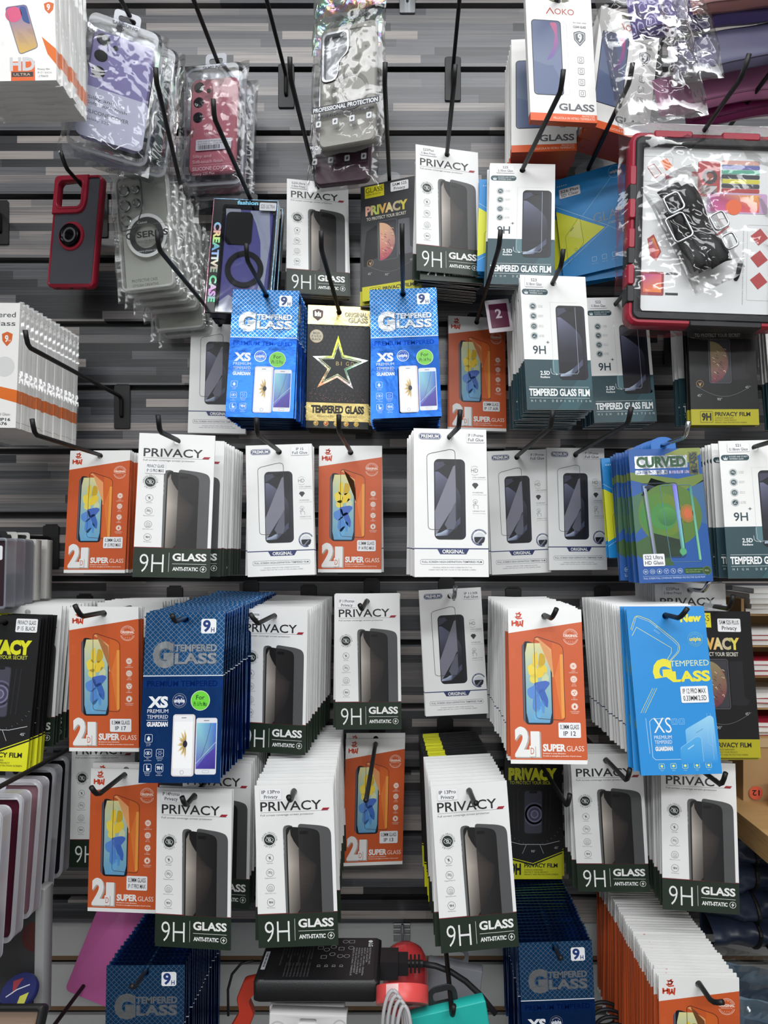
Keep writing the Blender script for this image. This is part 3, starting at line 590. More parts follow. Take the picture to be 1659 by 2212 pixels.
def art_unipha(front=True):
    B = (34, 142, 216)
    A = Art(90, 192, 10, base=B); Y = (236, 226, 60); L = (150, 206, 238)
    A.sidecol(60, 78, (150, 190, 80)); A.sidecol(128, 140, (150, 190, 80))
    A.text('New', 61, 9, 8.4, Y, 24, 3, .05, 'l', .12)
    pts = rounded([(3, 25), (10, 7), (26, 14), (52, 38), (58, 45), (56, 53), (44.5, 64)], [2, 6, 3, 2, 5, 3, 0]); A.stroke(pts[3:], .55, Y, 2, False)
    A.stroke([(4, 32), (10, 22), (48, 48), (47, 54), (41, 62.5)], .5, (226, 232, 150), 2, False); A.stroke([(4.6, 26), (11, 9.5), (26, 16.2), (51, 40), (56, 46), (54, 53), (43, 64)], .35, (226, 232, 190), 2, False)
    A.stroke([(30, 26), (36, 30.6)], 1.8, L, 2, False); A.stroke([(30.2, 26.2), (35.8, 30.4)], 1, B, 3, False); A.ring(33, 22.6, 1.1, .4, L, 2, 10)
    for k in (0, 2.4, 4.8): A.stroke([(22+k, 94), (6+k, 122)], .45, Y if k != 2.4 else L, 2, False)
    A.disc(76, 38.5, 8.6, (100, 170, 170), 2, 0, 26); A.disc(76, 38.5, 8, B, 3, 0, 26); A.text('unipha', 76, 36, 4.4, Y, 13, 5, .03, 'c'); A.arc_text('UNIVERSAL', 76, 38.5, 6.6, 1.4, (150, 200, 160), -60, 60, 5); A.arc_text('PROTECTION', 76, 38.5, 6.8, 1.4, (150, 200, 160), 240, 120, 5)
    A.text('TEMPERED', 44.5, 63, 6.6, (226, 234, 180), 44, 3); A.text('G', 24, 63.4, 24, Y, 22, 2, .08); A.text('LASS', 46, 76, 11, Y, 42.5, 3, .045)
    A.stroke([(52, 175), (18, 175), (15, 172), (15, 132), (18, 129), (32, 129)], .5, (200, 226, 240), 2, False); A.stroke([(11, 128), (12, 168)], .5, (180, 216, 236), 2, False)
    A.text('XS', 19, 128, 17, W_, 20, 3, -.005); A.text('PREMIUM', 18.6, 148, 4, (224, 236, 244), 19.5, 3); A.text('TEMPERED', 18.6, 153.4, 4, (224, 236, 244), 19.5, 3); A.stroke([(18.6, 159), (38, 159)], .3, L, 3, False); A.text('GUARDIAN', 18.6, 160.6, 4.4, W_, 19.5, 3, .05)
    for x in (43, 51): A.stroke(rrect(x-3, 129.6, x+3, 136, 1), .4, L, 2); A.stroke(rrect(x-1.4, 131, x+1.4, 134.6, .4), .3, L, 2)
    A.poly(rounded([(54, 142), (83, 126.5), (87, 129), (87, 180), (54, 180)], [3, 3, 3, 0, 0]), grad(126, (160, 212, 240), 180, (40, 146, 218)), 2); A.stroke([(66, 146), (74, 141.6)], .5, (60, 130, 190), 3, False)
    A.poly(rounded([(46, 163), (66, 150), (71, 151), (71, 180), (46, 180)], [3, 3, 3, 0, 0]), grad(150, (84, 172, 228), 180, (44, 148, 220)), 3); A.stroke(rounded([(46, 163), (66, 150), (71, 151), (71, 178)], [3, 3, 3, 0])[1:], .35, (170, 218, 242), 4, False); A.stroke([(55, 164), (62, 159.6)], 1.1, (170, 218, 242), 4, False)
    A.stroke([(80, 124), (78.4, 158), (84, 162)], .3, L, 4, False); A.stroke([(84, 124), (82.6, 176)], .3, L, 4, False)
    for k in range(5): x = 24+k*13; A.stroke(rrect(x-3, 179.4, x+3, 185, 1), .4, (210, 226, 150), 2); A.disc(x, 182.2, 1.5, (220, 232, 140), 3, 0, 8); A.text('Super', x, 186.4, 1.1, (200, 226, 190), None, 2, 0, 'c')
    return A.mesh('light_blue_card', ART_MATS)

def art_curved(front=True):
    B = (38, 88, 160)
    A = Art(92, 171, -4, base=B, hole=0); G = (128, 146, 60)
    for a, b, c in ((46, 62, G), (84, 100, (104, 128, 60)), (118, 134, (40, 74, 50))): A.sidecol(a, b, c)
    A.poly([(46, 8), (66, 0), (92, 0), (92, 8), (70, 22)], (140, 152, 80), 1); A.poly([(0, 40), (0, 30), (60, 40), (92, 34), (92, 44), (60, 58)], (112, 132, 62), 1)
    A.poly([(0, 62), (22, 52), (40, 70), (0, 110)], (70, 110, 84), 1); A.poly([(0, 120), (24, 108), (46, 150), (20, 150), (0, 136)], (62, 96, 54), 1); A.poly([(76, 52), (92, 42), (92, 100), (84, 96)], (64, 104, 148), 1); A.poly([(26, 38), (50, 46), (30, 70), (12, 60)], (24, 44, 84), 1)
    A.rr(7, 9, 74, 25.5, .8, (190, 194, 200), 2, 2); A.text('CURVED', 9, 11, 12.4, (50, 90, 60), 63, 3, .05); A.rr(76, 5, 88, 35, .6, (150, 152, 110), 2, 2); A.text('GLASS', 78, 33.5, 8, (40, 60, 80), 27, 3, .02, 'l', 0, 0, -PI/2)
    A.rr(7, 28, 48, 33.6, .6, (196, 200, 206), 2, 2); A.text('SCREEN PROTECTOR', 8, 29, 3.4, (40, 70, 130), 39, 3, .02)
    for k in range(4): A.poly([(50+k*9.4, 28.6), (57+k*9.4, 28.6), (59.4+k*9.4, 31), (57+k*9.4, 33.4), (50+k*9.4, 33.4), (52+k*9.4, 31)], [(190, 184, 222)], 2) if False else A.rect(50+k*9.4, 29, 58+k*9.4, 33, (176, 172, 214), 2, 2)
    A.disc(46, 86, 40, (88, 122, 54), 2, 0, 40); A.poly([(x, y) for x, y in circ(36, 86, 28, 36)], lambda x, y: (60+60*(x-8)/56, 130, 60-20*(x-8)/56), 3); A.disc(38, 88, 17, (70, 138, 70), 4, 0, 30); A.poly(circ(42, 88, 12, 26), grad(76, (84, 150, 74), 100, (52, 112, 64)), 5)
    fl = rounded([(13, 45), (58, 45), (61, 140), (20, 140)], 4); A.stroke(fl, .9, (44, 66, 80), 7)
    A.poly([(15, 48), (19, 48), (25, 138), (21, 138)], [(176, 180, 214), (110, 130, 120), (80, 110, 70), (160, 150, 200)], 7); A.poly([(52, 46), (58, 47), (61, 136), (56, 139)], [(120, 96, 220), (150, 140, 240), (120, 220, 180), (60, 120, 90)], 7)
    A.poly([(20, 108), (56, 118), (57, 139), (22, 139)], [(24, 44, 30), (30, 50, 34), (36, 60, 40), (26, 44, 30)], 6); A.rr(16.5, 48.5, 26, 51.4, 1.4, (30, 40, 50), 8); A.disc(58, 133, 4.4, (90, 170, 120), 9)
    A.stroke(rounded([(36, 48), (76, 48), (80, 146), (42, 146)], 4), .7, (84, 130, 150), 8); A.poly([(73, 50), (76, 50), (79.6, 144), (76.6, 144)], [(60, 130, 120), (70, 150, 140), (150, 220, 170), (60, 150, 110)], 9)
    for r, c in ((12, (150, 118, 56)), (9, (178, 112, 58)), (6, (206, 106, 66))): A.poly(circ(68, 85, r*.8, 20, r), c, 8+int((12-r)/3)*0+(0 if r == 12 else 1 if r == 9 else 2))
    for k in range(6): small_icon(A, 9+k*8.6, 157, 3, ('eye', 'box', 'drop', 'dots', 'bolt', 'print')[k], '', (214, 224, 236))
    A.rr(57, 153.5, 83, 161, 3, (40, 84, 50), 2); A.text('Full coverage original experience', 59, 155.4, 1.3, (196, 210, 120), 22, 3); A.text('High transmittance glass', 59, 158, 1.3, (196, 210, 120), 18, 3); A.disc(85.5, 157.5, 5.6, (84, 110, 60), 3); A.disc(85.5, 157.5, 4.4, (50, 74, 44), 4); A.text('FULL', 85.5, 156.4, 2, (206, 216, 150), 5.4, 5, 0, 'c')
    A.stroke([(5, 162.8), (88, 162.8)], .3, (180, 200, 226), 2, False); A.text('FULL SCREEN FULL COVERAGE TEMPERED PROTECTIVE GLASS FILM', 6, 164.4, 2, (206, 220, 238), 76, 2)
    return A.mesh('curved_card', ART_MATS)

def art_yellow(front=True):
    K = (22, 22, 24); Y = (226, 226, 40)
    A = Art(88, 188, 8, base=K)
    A.sidecol(152, 188, (198, 200, 40)); A.rect(6, 0, 30, 14, Y, 1)
    A.text('GLASS', 7.4, 4.4, 6.4, K, 21, 2, .03)
    A.text('PRIVACY', 6, 31, 15, Y, 74, 2, .07); A.text('TO PROTECT YOUR SECRET', 8, 48.6, 4.4, (206, 206, 60), 68, 2, .01)
    A.rr(30, 62, 58, 124, 4, (44, 44, 50), 1); A.rr(31, 63, 57, 123, 3.4, (70, 70, 84), 2); A.rr(38, 62.6, 50, 66, 1.4, K, 3)
    for r, c in ((17, (98, 96, 120)), (14.6, (58, 58, 78)), (11.6, (120, 116, 142)), (9.4, (70, 68, 92)), (6, (136, 132, 160)), (4.4, (90, 88, 114))):
        A.poly([(min(max(x, 31.2), 56.8), min(y, 122)) for x, y in circ(46, 96, r, 26)], c, 3+int((17-r)/3))
    for x in (14, 20, 64, 70): A.stroke([(x, 64), (x+(2 if x < 40 else -2), 120)], 1.2, (40, 40, 44), 2, False)
    A.stroke([(4, 134), (26, 139), (62, 139), (84, 134)], .7, (206, 206, 210), 2, False); A.stroke([(34, 139), (28, 152)], .5, (206, 206, 210), 2, False); A.stroke([(54, 139), (60, 152)], .5, (206, 206, 210), 2, False)
    for a in range(-70, 71, 10): x, y = 44+42*math.sin(math.radians(a)), 104+34*math.cos(math.radians(a)); A.stroke([(x, y), (x+2*math.sin(math.radians(a)), y+2*math.cos(math.radians(a)))], .3, (150, 150, 154), 2, False)
    A.text("45'", 76, 142, 3.4, (210, 210, 214), 6, 2); A.text("90'", 44, 147, 3.4, (210, 210, 214), 6, 2, 0, 'c'); A.text("45'", 6, 142, 3.4, (210, 210, 214), 6, 2)
    A.poly([(0, 158), (44, 169), (88, 152), (88, 188), (0, 188)], Y, 1); A.stroke([(0, 155.5), (44, 166), (88, 149.4)], 1.1, Y, 2, False)
    for k in range(4): A.rect(4+k*1.7, 166+k*1, 4.9+k*1.7, 184, K, 3)
    A.text('9H', 11, 167, 14, K, 15, 3, .05)
    A.text('PRIVACY FILM', 31, 166, 5.4, K, 50, 3, .03)
    for i, t in enumerate(('SURFACE HARDNESS', 'PROTECT YOUR PRIVACY', 'PRIVACY AND PROTECTION SCREEN')): A.text(t, 31, 174+i*3.2, 2, (50, 50, 20), (28, 36, 51)[i], 3, .01)
    return A.mesh('black_yellow_card', ART_MATS)

def art_black(front=True, base=(60, 60, 63), band=(206, 200, 40)):
    A = Art(88, 172, -4, base=base, hole=0)
    A.rect(0, 151, 88, 172, band, 1); A.sidecol(151, 172, band)
    A.rect(6.5, 2.5, 36, 20, (226, 216, 50), 1); A.text('GLASS', 8, 5, 7.2, (40, 40, 30), 26, 2, -.005); A.text('SCREEN PROTECTOR', 9, 14.2, 2, (70, 66, 20), 22, 2)
    A.text('PRIVACY', 7, 33, 12.6, lambda x, y: (212+24*math.sin(x*.2), 190+20*math.sin(x*.3+1), 120+40*math.sin(x*.16)), 64, 2, .05, 'l', 0, 0); A.text('TO PROTECT YOUR SECRET', 8.5, 49.6, 4.4, (214, 210, 196), 60, 2, .015)
    A.poly(rounded([(8, 70), (24, 62), (24, 112), (14, 112), (14, 120), (3, 122), (3, 108)], 2), (18, 18, 20), 1); A.rr(27, 59, 53, 115, 2, (60, 60, 66), 1); A.stroke(rrect(26, 58, 54, 116, 2.6), .4, (130, 130, 138), 3); A.poly(rounded([(56, 60), (73, 60), (73, 102), (80, 106), (76, 112), (56, 112)], 2), (104, 104, 112) if base[0] > 30 else (34, 32, 36), 1)
    q = [(28, 60)]+[(28+23*math.cos(math.radians(a)), 88-28*math.sin(math.radians(a))) for a in range(84, -85, -12)]+[(28, 116-1)]
    A.poly(q, lambda x, y: (236-60*(y-60)/56-30*max(0, x-44)/7, 190-120*(y-60)/56, 150-60*(y-60)/56) if base[0] > 30 else (150-40*(y-60)/56, 140-90*(y-60)/56, 100-30*(y-60)/56), 2)
    r2 = random.Random(5)
    for k in range(34):
        x = 29+r2.random()*18; y = 66+r2.random()*44
        A.stroke([(x, y), (x+1.5+r2.random()*2, y+r2.random()*3-1), (x+3, y+2)], .5, r2.choice([(90, 60, 70), (250, 222, 190), (60, 46, 60), (160, 60, 50)]), 3, False)
    A.stroke([(8+72*k/24, 120+14*math.sin(PI*k/24)) for k in range(25)], .3, (130, 130, 134), 2, False)
    A.ring(13, 117, 4.6, .4, (190, 150, 100), 2, 16); A.poly([(11, 115), (13, 117), (15.4, 114.6), (13.6, 120), (12.6, 120)], (190, 150, 100), 2)
    A.text("45°", 9, 131, 3.4, (180, 180, 182), 6, 2); A.text("90°", 38, 136, 3.4, (180, 180, 182), 6.4, 2, 0, 'c'); A.text("45°", 72, 120, 3.4, (180, 180, 182), 6, 2)
    K = (34, 32, 20)
    A.stroke(rrect(12, 154, 28, 168.6, 1), .5, K, 2); A.text('9H', 20, 156.6, 9, K, 12.6, 2, .05, 'c'); A.text('PRIVACY FILM', 31, 155, 5, K, 46, 2, .03)
    for i, t in enumerate(('SURFACE HARDNESS', 'PROTECT YOUR PRIVACY', 'PRIVACY AND PROTECTION SCREEN')): A.text(t, 31, 161.8+i*3, 1.7, (70, 66, 20), (24, 28, 41)[i], 2, .01)
    return A.mesh('black_card', ART_MATS)

def art_sdclear(front=True):
    B = (26, 142, 214)
    A = Art(105, 140, -4, base=B, hole=0)
    A.sidecol(44, 112, (206, 216, 60))
    A.poly([(0, 44), (65, 82), (0, 118)], (228, 230, 44), 1)
    A.stroke([(0, 37), (70, 81), (0, 124)], .5, (190, 224, 240), 2, False); A.stroke([(36, 59), (92, 6)], .5, (150, 206, 234), 2, False); A.stroke([(70, 81), (105, 106)], .5, (150, 206, 234), 2, False)
    A.stroke(rounded([(9, 82), (32, 58), (34, 96), (9, 122)], 3), .4, (60, 70, 40), 2); A.stroke([(17, 76), (22, 71.4)], .9, (60, 70, 40), 2, False); A.poly([(12, 82), (31, 62), (32, 90)], (234, 236, 110), 2); A.ring(22, 103, 1.8, .3, (60, 70, 40), 3, 10)
    for k in range(5): A.disc(6+k*3, 10, .8, W_, 2, 0, 6)
    A.disc(86, 10, 8.6, (150, 204, 232), 2, 0, 24); A.disc(86, 10, 8, B, 3, 0, 24); A.text('unipha', 86, 8, 3.8, W_, 13, 4, .04, 'c')
    A.text('GLASS', 51, 60, 13, (150, 160, 160), 48, 2, -.012); A.text('SCREEN PROTECTOR', 70, 76, 3, (190, 214, 226), 32, 2); A.text('PRO', 88, 86, 7.4, W_, 15, 2, .04)
    for k in range(4): x = 46+k*14; A.stroke(rrect(x-3, 119, x+3, 125, 1), .4, (200, 226, 240), 2); A.text('Super clear', x, 127.5, 1.3, (190, 220, 236), None, 2, 0, 'c')
    return A.mesh('sd_card', ART_MATS)

def art_aoko(front=True):
    A = Art(88, 172, 5, t=9, base=(238, 237, 234), hole=3.4)
    O = (226, 92, 34)
    A.rect(0, 161.5, 88, 172, O, 1); A.sidecol(161.5, 172, (196, 74, 34)); A.face([A.P(0, 172.03), A.P(88, 172.03), A.B(88, 172.03), A.B(0, 172.03)], (190, 72, 36))
    A.poly([(29, 4), (36, 1.6), (40, 1.6), (40, 7), (36, 7)], (110, 104, 88), 1); A.poly([(59, 4), (52, 1.6), (48, 1.6), (48, 7), (52, 7)], (110, 104, 88), 1)
    R = (190, 70, 60)
    A.stroke([(27, 24), (32, 16), (37, 24)], 1.3, R, 2, False); A.text('OKO', 38, 16, 8, R, 26, 2)
    A.rr(6, 33, 45.5, 137, 5, (24, 26, 34), 2); A.poly(rrect(7, 34, 44.5, 136, 4.4), lambda x, y: (84+40*(y-34)/102, 96+40*(y-34)/102, 130+30*(y-34)/102), 3); A.poly(rounded([(30, 36), (40, 36), (41, 66), (34, 84), (24, 90), (34, 70), (37, 52)], 4), lambda x, y: (190-80*(y-36)/50, 90, 130+30*(y-36)/50), 4)
    A.poly([(7.4, 90), (26, 96), (40, 94), (44, 96), (44, 132), (40, 136), (11, 136), (7.4, 132)], (92, 106, 140), 4); A.poly([(30, 90), (44, 70), (44, 120)], (108, 120, 152), 5); A.stroke(rrect(44, 36, 53, 135, 2), .3, (190, 190, 188), 1)
    A.text('for clear view', 62, 33, 2.2, (70, 70, 74), 18, 2); A.text('CLEAR GLASS', 62, 38.6, 3, (50, 50, 54), 17, 2, .02)
    sh = rounded([(62, 48), (70, 45.5), (78, 48), (77.6, 58), (70, 67), (62.4, 58)], 1.5); A.poly(sh, (90, 92, 98), 2); A.poly([(70+(x-70)*.84, 55.5+(y-55.5)*.84) for x, y in sh], (226, 226, 228), 3); A.poly([(70+(x-70)*.74, 55.5+(y-55.5)*.74) for x, y in sh], (104, 106, 112), 4); A.text('9', 67.4, 50, 10, W_, 5.6, 5, .04)
    for k in range(4): y = 86+k*15.4; A.stroke(rrect(66, y-4, 74, y+4, 1), .5, (90, 90, 94), 2); A.stroke(rrect(68.4, y-2, 71.6, y+2, .5), .5, (90, 90, 94), 2); A.rect(67, y+4.6, 73, y+5, (120, 120, 122), 2)
    A.text('GLASS', 38, 147.6, 9, (96, 98, 104), 47, 2, .03); A.text('PROTECTOR', 68, 162.6, 2.4, (248, 226, 210), 17, 2); A.text('PELLICOLA IN VETRO TEMPERATO', 30, 166, 3, (248, 226, 210), 55, 2)
    return A.mesh('boxed_glass', ART_MATS)

def art_hd(front=True, boxed=True):
    """thick white boxed glass with an orange wedge"""
    A = Art(95, 160, 6, t=10, base=(240, 239, 236), hole=4); O = (222, 112, 40)
    A.poly([(0, 92), (95, 112), (95, 128), (72, 122), (0, 106)], O, 1); A.sidecol(112, 128, O)
    for y in (8, 152): A.face([A.P(95.02, y), A.B(95.02, y), A.B(95.02, y+1), A.P(95.02, y+1)], (200, 198, 196))
    A.text('Tempered', 90, 12, 6.4, (90, 90, 94), 52, 2, .01, 'r'); A.text('Glass', 90, 23, 6.4, (90, 90, 94), 34, 2, .01, 'r')
    sh = rounded([(73, 40), (80, 37), (87, 40), (86, 49), (80, 56), (74, 49)], 1); A.poly(sh, (214, 104, 50), 2); A.text('9', 77, 42, 8, W_, 4.6, 3, .03); A.text('H', 82, 47, 3, W_, 2.4, 3)
    A.poly(circ(78, 82, 13, 26), (216, 216, 215), 1)
    A.text('-Tempered Glass-', 88, 141, 3.4, (100, 100, 104), 32, 2, 0, 'r'); A.text('for IP16', 88, 147.6, 3.6, (60, 60, 64), 26, 2, .03, 'r'); A.text('00676', 84, 153, 3.4, (60, 60, 64), 20, 2, .03, 'r')
    return A.mesh('tempered_box', ART_MATS)
def art_hd2(front=True):
    A = Art(95, 160, 6, t=10, base=(240, 239, 236), hole=4); O = (222, 112, 40)
    A.poly([(80, 110), (95, 124), (95, 142), (86, 130)], O, 1); A.sidecol(124, 142, O)
    A.text('Tempered', 92, 46, 6.4, (90, 90, 94), 52, 2, .01, 'r'); A.text('Glass', 92, 58, 6.4, (90, 90, 94), 22, 2, .01, 'r')
    sh = rounded([(83, 72), (88.5, 70), (94, 72), (93, 79), (88.5, 84), (84, 79)], 1); A.poly(sh, (214, 104, 50), 2); A.text('9', 86, 73, 6.6, W_, 3.8, 3, .03)
    A.poly(rounded([(41, 76), (64, 73), (76, 122), (56, 130)], 4), lambda x, y: (120+100*(y-73)/57, 110+70*(y-73)/57, 180-90*(y-73)/57), 2); A.poly(circ(50, 84, 9, 20), (216, 92, 130), 3); A.poly(rounded([(56, 75), (63, 75), (68, 96), (60, 92)], 3), (60, 84, 140), 3); A.stroke(rounded([(41, 76), (64, 73), (76, 122), (56, 130)], 4), .8, (120, 120, 130), 4)
    A.rect(46, 138, 72, 160, (224, 104, 50), 2); A.text('HD', 45, 134, 14, (206, 206, 208), 27, 3, .04); A.rect(47, 150, 70, 155.6, (60, 56, 54), 3); A.text('ULTRA', 49, 151.4, 3, (220, 190, 170), 18, 4)
    for i, t in enumerate(('Privacy film', 'IP 17 / 16 6.1in', '-170633')): A.text(t, 75, 146+i*4, 2.2, (80, 80, 84), (13, 15, 11)[i], 2)
    return A.mesh('hd_box', ART_MATS)

ARTS = dict(PRIV=art_privacy, HW=art_orange, PREM=art_white, FOIL=art_foil, TEAL=art_teal, BIGD=art_star, UNI=art_unipha, CURV=art_curved, YEL=art_yellow, SAMP=art_black, ELL=art_sdclear, AOKO=art_aoko, HDB=art_hd, HDC=art_hd2, SAMK=lambda f=True: art_black(f, (20, 20, 21), (172, 164, 34)))
KIND = dict(PRIV='privacy_glass_package', HW='orange_glass_package', PREM='white_glass_package', FOIL='blue_foil_package', TEAL='teal_glass_package', BIGD='star_glass_package', UNI='light_blue_package', CURV='curved_glass_package', YEL='black_yellow_package', SAMP='black_privacy_package', SAMK='black_privacy_package', ELL='blue_yellow_package', AOKO='boxed_glass', HDB='tempered_glass_box', HDC='tempered_glass_box')
_AM = {}
def art(t, front=True):
    if (t, front) not in _AM: _AM[(t, front)] = ARTS[t](front)
    return _AM[(t, front)]
DIM = dict(PRIV=(90, 182, 9), HW=(88, 176, 8), PREM=(88, 178, 10), FOIL=(92, 188, 8), TEAL=(88, 178, 10), BIGD=(90, 178, 9), UNI=(90, 192, 10), CURV=(92, 171, -4), YEL=(88, 188, 8), SAMP=(88, 172, -4), SAMK=(88, 172, -4), ELL=(105, 140, -4), AOKO=(88, 172, 5), HDB=(95, 160, 6), HDC=(95, 160, 6))
def sticker(o, t, x, y, w_, h_, lines, rot=0, col=(244, 244, 246), ink=(34, 34, 38), shape='rect', l=12, thick=None, ws=None):
    """a stuck-on model sticker: its own small mesh under the package"""
    W, H, hz = DIM[t]
    A = Art(W, H, hz, thick or 1.7, body=False)
    if shape == 'rect': A.rr(x, y, x+w_, y+h_, min(1.6, h_*.2), (200, 200, 206), l-1); A.rr(x+.15, y+.15, x+w_-.15, y+h_-.15, min(1.6, h_*.2), col, l)
    else: A.disc(x+w_/2, y+h_/2, w_/2, (224, 236, 214) if col[0] < 150 else (150, 120, 70), l-1, 0, 28); A.disc(x+w_/2, y+h_/2, w_/2-.6, col, l, 0, 28)
    n = len(lines); lh = h_*(.86 if shape == 'rect' else .66)/n; y0 = y+(h_-lh*n)/2
    for i, s in enumerate(lines):
        hh = lh*.68; full = w_*(.84 if shape == 'rect' else .7)
        tw = glyphs(s, .01, 2)[3]*hh/cap()
        if shape == 'rect': tw = full if tw > full or len(s) > 7 else tw
        else: tw = min(tw, full)
        A.text(s, x+w_/2, y0+i*lh+lh*.16, hh, ink, tw, l+1, .01, 'c', 0, 0, 0, 2)
    return A.obj('model_sticker', ART_MATS, o)
# ------------------------------------------------------------------ the shop: walls, floor, ceiling
def zp(y): return ZC+(1190-y)*DW/1534          # height on the wall of a row of the photograph
def wood_mat(name, stops, row_h=.0125, len_=.2, rough=.45, coat=.8):
    m, nt, b = nodes(name); N = nt.nodes; L = nt.links
    tc = N.new('ShaderNodeTexCoord'); sp = N.new('ShaderNodeSeparateXYZ'); L.new(tc.outputs['Object'], sp.inputs[0])
    def mth(op, a, b_=None):
        n = N.new('ShaderNodeMath'); n.operation = op
        for i, v in enumerate((a, b_)):
            if v is None: continue
            if isinstance(v, (int, float)): n.inputs[i].default_value = v
            else: L.new(v, n.inputs[i])
        return n.outputs[0]
    row = mth('FLOOR', mth('DIVIDE', sp.outputs['Z'], row_h))
    wn = N.new('ShaderNodeTexWhiteNoise'); wn.noise_dimensions = '1D'; L.new(row, wn.inputs['W'])
    col = mth('FLOOR', mth('ADD', mth('DIVIDE', sp.outputs['X'], mth('ADD', mth('MULTIPLY', wn.outputs['Value'], len_), len_*.6)), mth('MULTIPLY', wn.outputs['Value'], 37)))
    cb = N.new('ShaderNodeCombineXYZ'); L.new(row, cb.inputs[0]); L.new(col, cb.inputs[1])
    w2 = N.new('ShaderNodeTexWhiteNoise'); w2.noise_dimensions = '3D'; L.new(cb.outputs[0], w2.inputs['Vector'])
    mp = N.new('ShaderNodeMapping'); mp.inputs['Scale'].default_value = (6, 30, 420); L.new(tc.outputs['Object'], mp.inputs[0])
    nz = N.new('ShaderNodeTexNoise'); nz.inputs['Scale'].default_value = 1; nz.inputs['Detail'].default_value = 5; L.new(mp.outputs[0], nz.inputs['Vector'])
    mp2 = N.new('ShaderNodeMapping'); mp2.inputs['Scale'].default_value = (3, 10, 60); L.new(tc.outputs['Object'], mp2.inputs[0])
    nz2 = N.new('ShaderNodeTexNoise'); nz2.inputs['Scale'].default_value = 1; nz2.inputs['Detail'].default_value = 3; L.new(mp2.outputs[0], nz2.inputs['Vector'])
    v = mth('ADD', mth('ADD', w2.outputs['Value'], mth('MULTIPLY', mth('SUBTRACT', nz.outputs[0], .5), .7)), mth('MULTIPLY', mth('SUBTRACT', nz2.outputs[0], .5), .35))
    cr = N.new('ShaderNodeValToRGB'); L.new(v, cr.inputs[0])
    els = cr.color_ramp.elements
    els[0].position, els[0].color = stops[0][0], (*lin(stops[0][1]), 1); els[1].position, els[1].color = stops[-1][0], (*lin(stops[-1][1]), 1)
    for p, c in stops[1:-1]: e = els.new(p); e.color = (*lin(c), 1)
    L.new(cr.outputs[0], b.inputs['Base Color']); b.inputs['Roughness'].default_value = rough; b.inputs['Coat Weight'].default_value = coat; b.inputs['Coat Roughness'].default_value = .27
    bp = N.new('ShaderNodeBump'); bp.inputs['Strength'].default_value = .15; bp.inputs['Distance'].default_value = .001; L.new(nz.outputs[0], bp.inputs['Height']); L.new(bp.outputs[0], b.inputs['Normal'])
    return m
M_WOOD = wood_mat('grey_strip_wood', [(0, (26, 26, 29)), (.28, (48, 49, 54)), (.55, (88, 90, 95)), (.75, (116, 112, 112)), (1, (168, 159, 154))])
M_WHITE_SLAT = mat('white_slat_board', (196, 197, 196), .5); M_MDF = mat('raw_board_edge', (120, 92, 66), .7)
XL, XR = -1.3, 1.15
b = MB(); gy = [-125+137.5*k for k in range(-2, 16)]; bottom = 1993
for k in range(len(gy)):
    z1 = zp(gy[k])-.0045; z0 = zp(gy[k+1])+.0045 if k+1 < len(gy) else zp(bottom)
    if z1-z0 > .005: b.box(XL, XR, 0, .012, z0, z1, m=0)
b.box(XL, XR, .012, .03, zp(bottom), zp(gy[0])+.05, m=1)
tag(b.obj('wall_back', [M_WOOD, M_GROOVE]), 'grey wood-strip slat wall behind the display hooks', 'wall', kind='structure')
b = MB(); gl = [2085, 2195, 2310, 2430, 2550]
zs = [zp(2000)]+[zp(y) for y in gl]
for k in range(len(gl)):
    t = zs[k]-(.006 if k else 0); bt = zs[k+1]+.008
    b.box(XL, XR, .012, .02, bt, t, m=0); b.box(XL, XR, .0123, .02, bt-.007, bt, m=1)
b.box(XL, XR, .012, .021, zp(2000), zp(1993), m=1); b.box(XL, XR, .022, .03, zs[-1], zp(1993), m=2); b.box(XL, XR, .012, .03, 0, zs[-1], m=0)
tag(b.obj('wall_lower', [M_WHITE_SLAT, M_MDF, M_GROOVE]), 'white slat board wall below the grey wood', 'wall', kind='structure')
M_FLOOR = mat('floor_tile', (74, 72, 70), .4); M_WALL = mat('painted_wall', (200, 200, 198), .7); M_CEIL = mat('ceiling_board', (225, 225, 222), .8)
for n, q, m_ in (('floor', (-2.6, 2.6, -3.6, .03, -.05, 0), M_FLOOR), ('ceiling', (-2.6, 2.6, -3.6, .03, 2.75, 2.8), M_CEIL), ('wall_front', (-2.6, 2.6, -3.65, -3.6, 0, 2.75), M_WALL), ('wall_left', (-2.65, -2.6, -3.6, .03, 0, 2.75), M_WALL), ('wall_right', (2.6, 2.65, -3.6, .03, 0, 2.75), M_WALL)):
    b = MB(); b.box(*q); tag(b.obj(n, m_), 'plain '+n.replace('_', ' ')+' of the shop', n.split('_')[0], kind='structure')

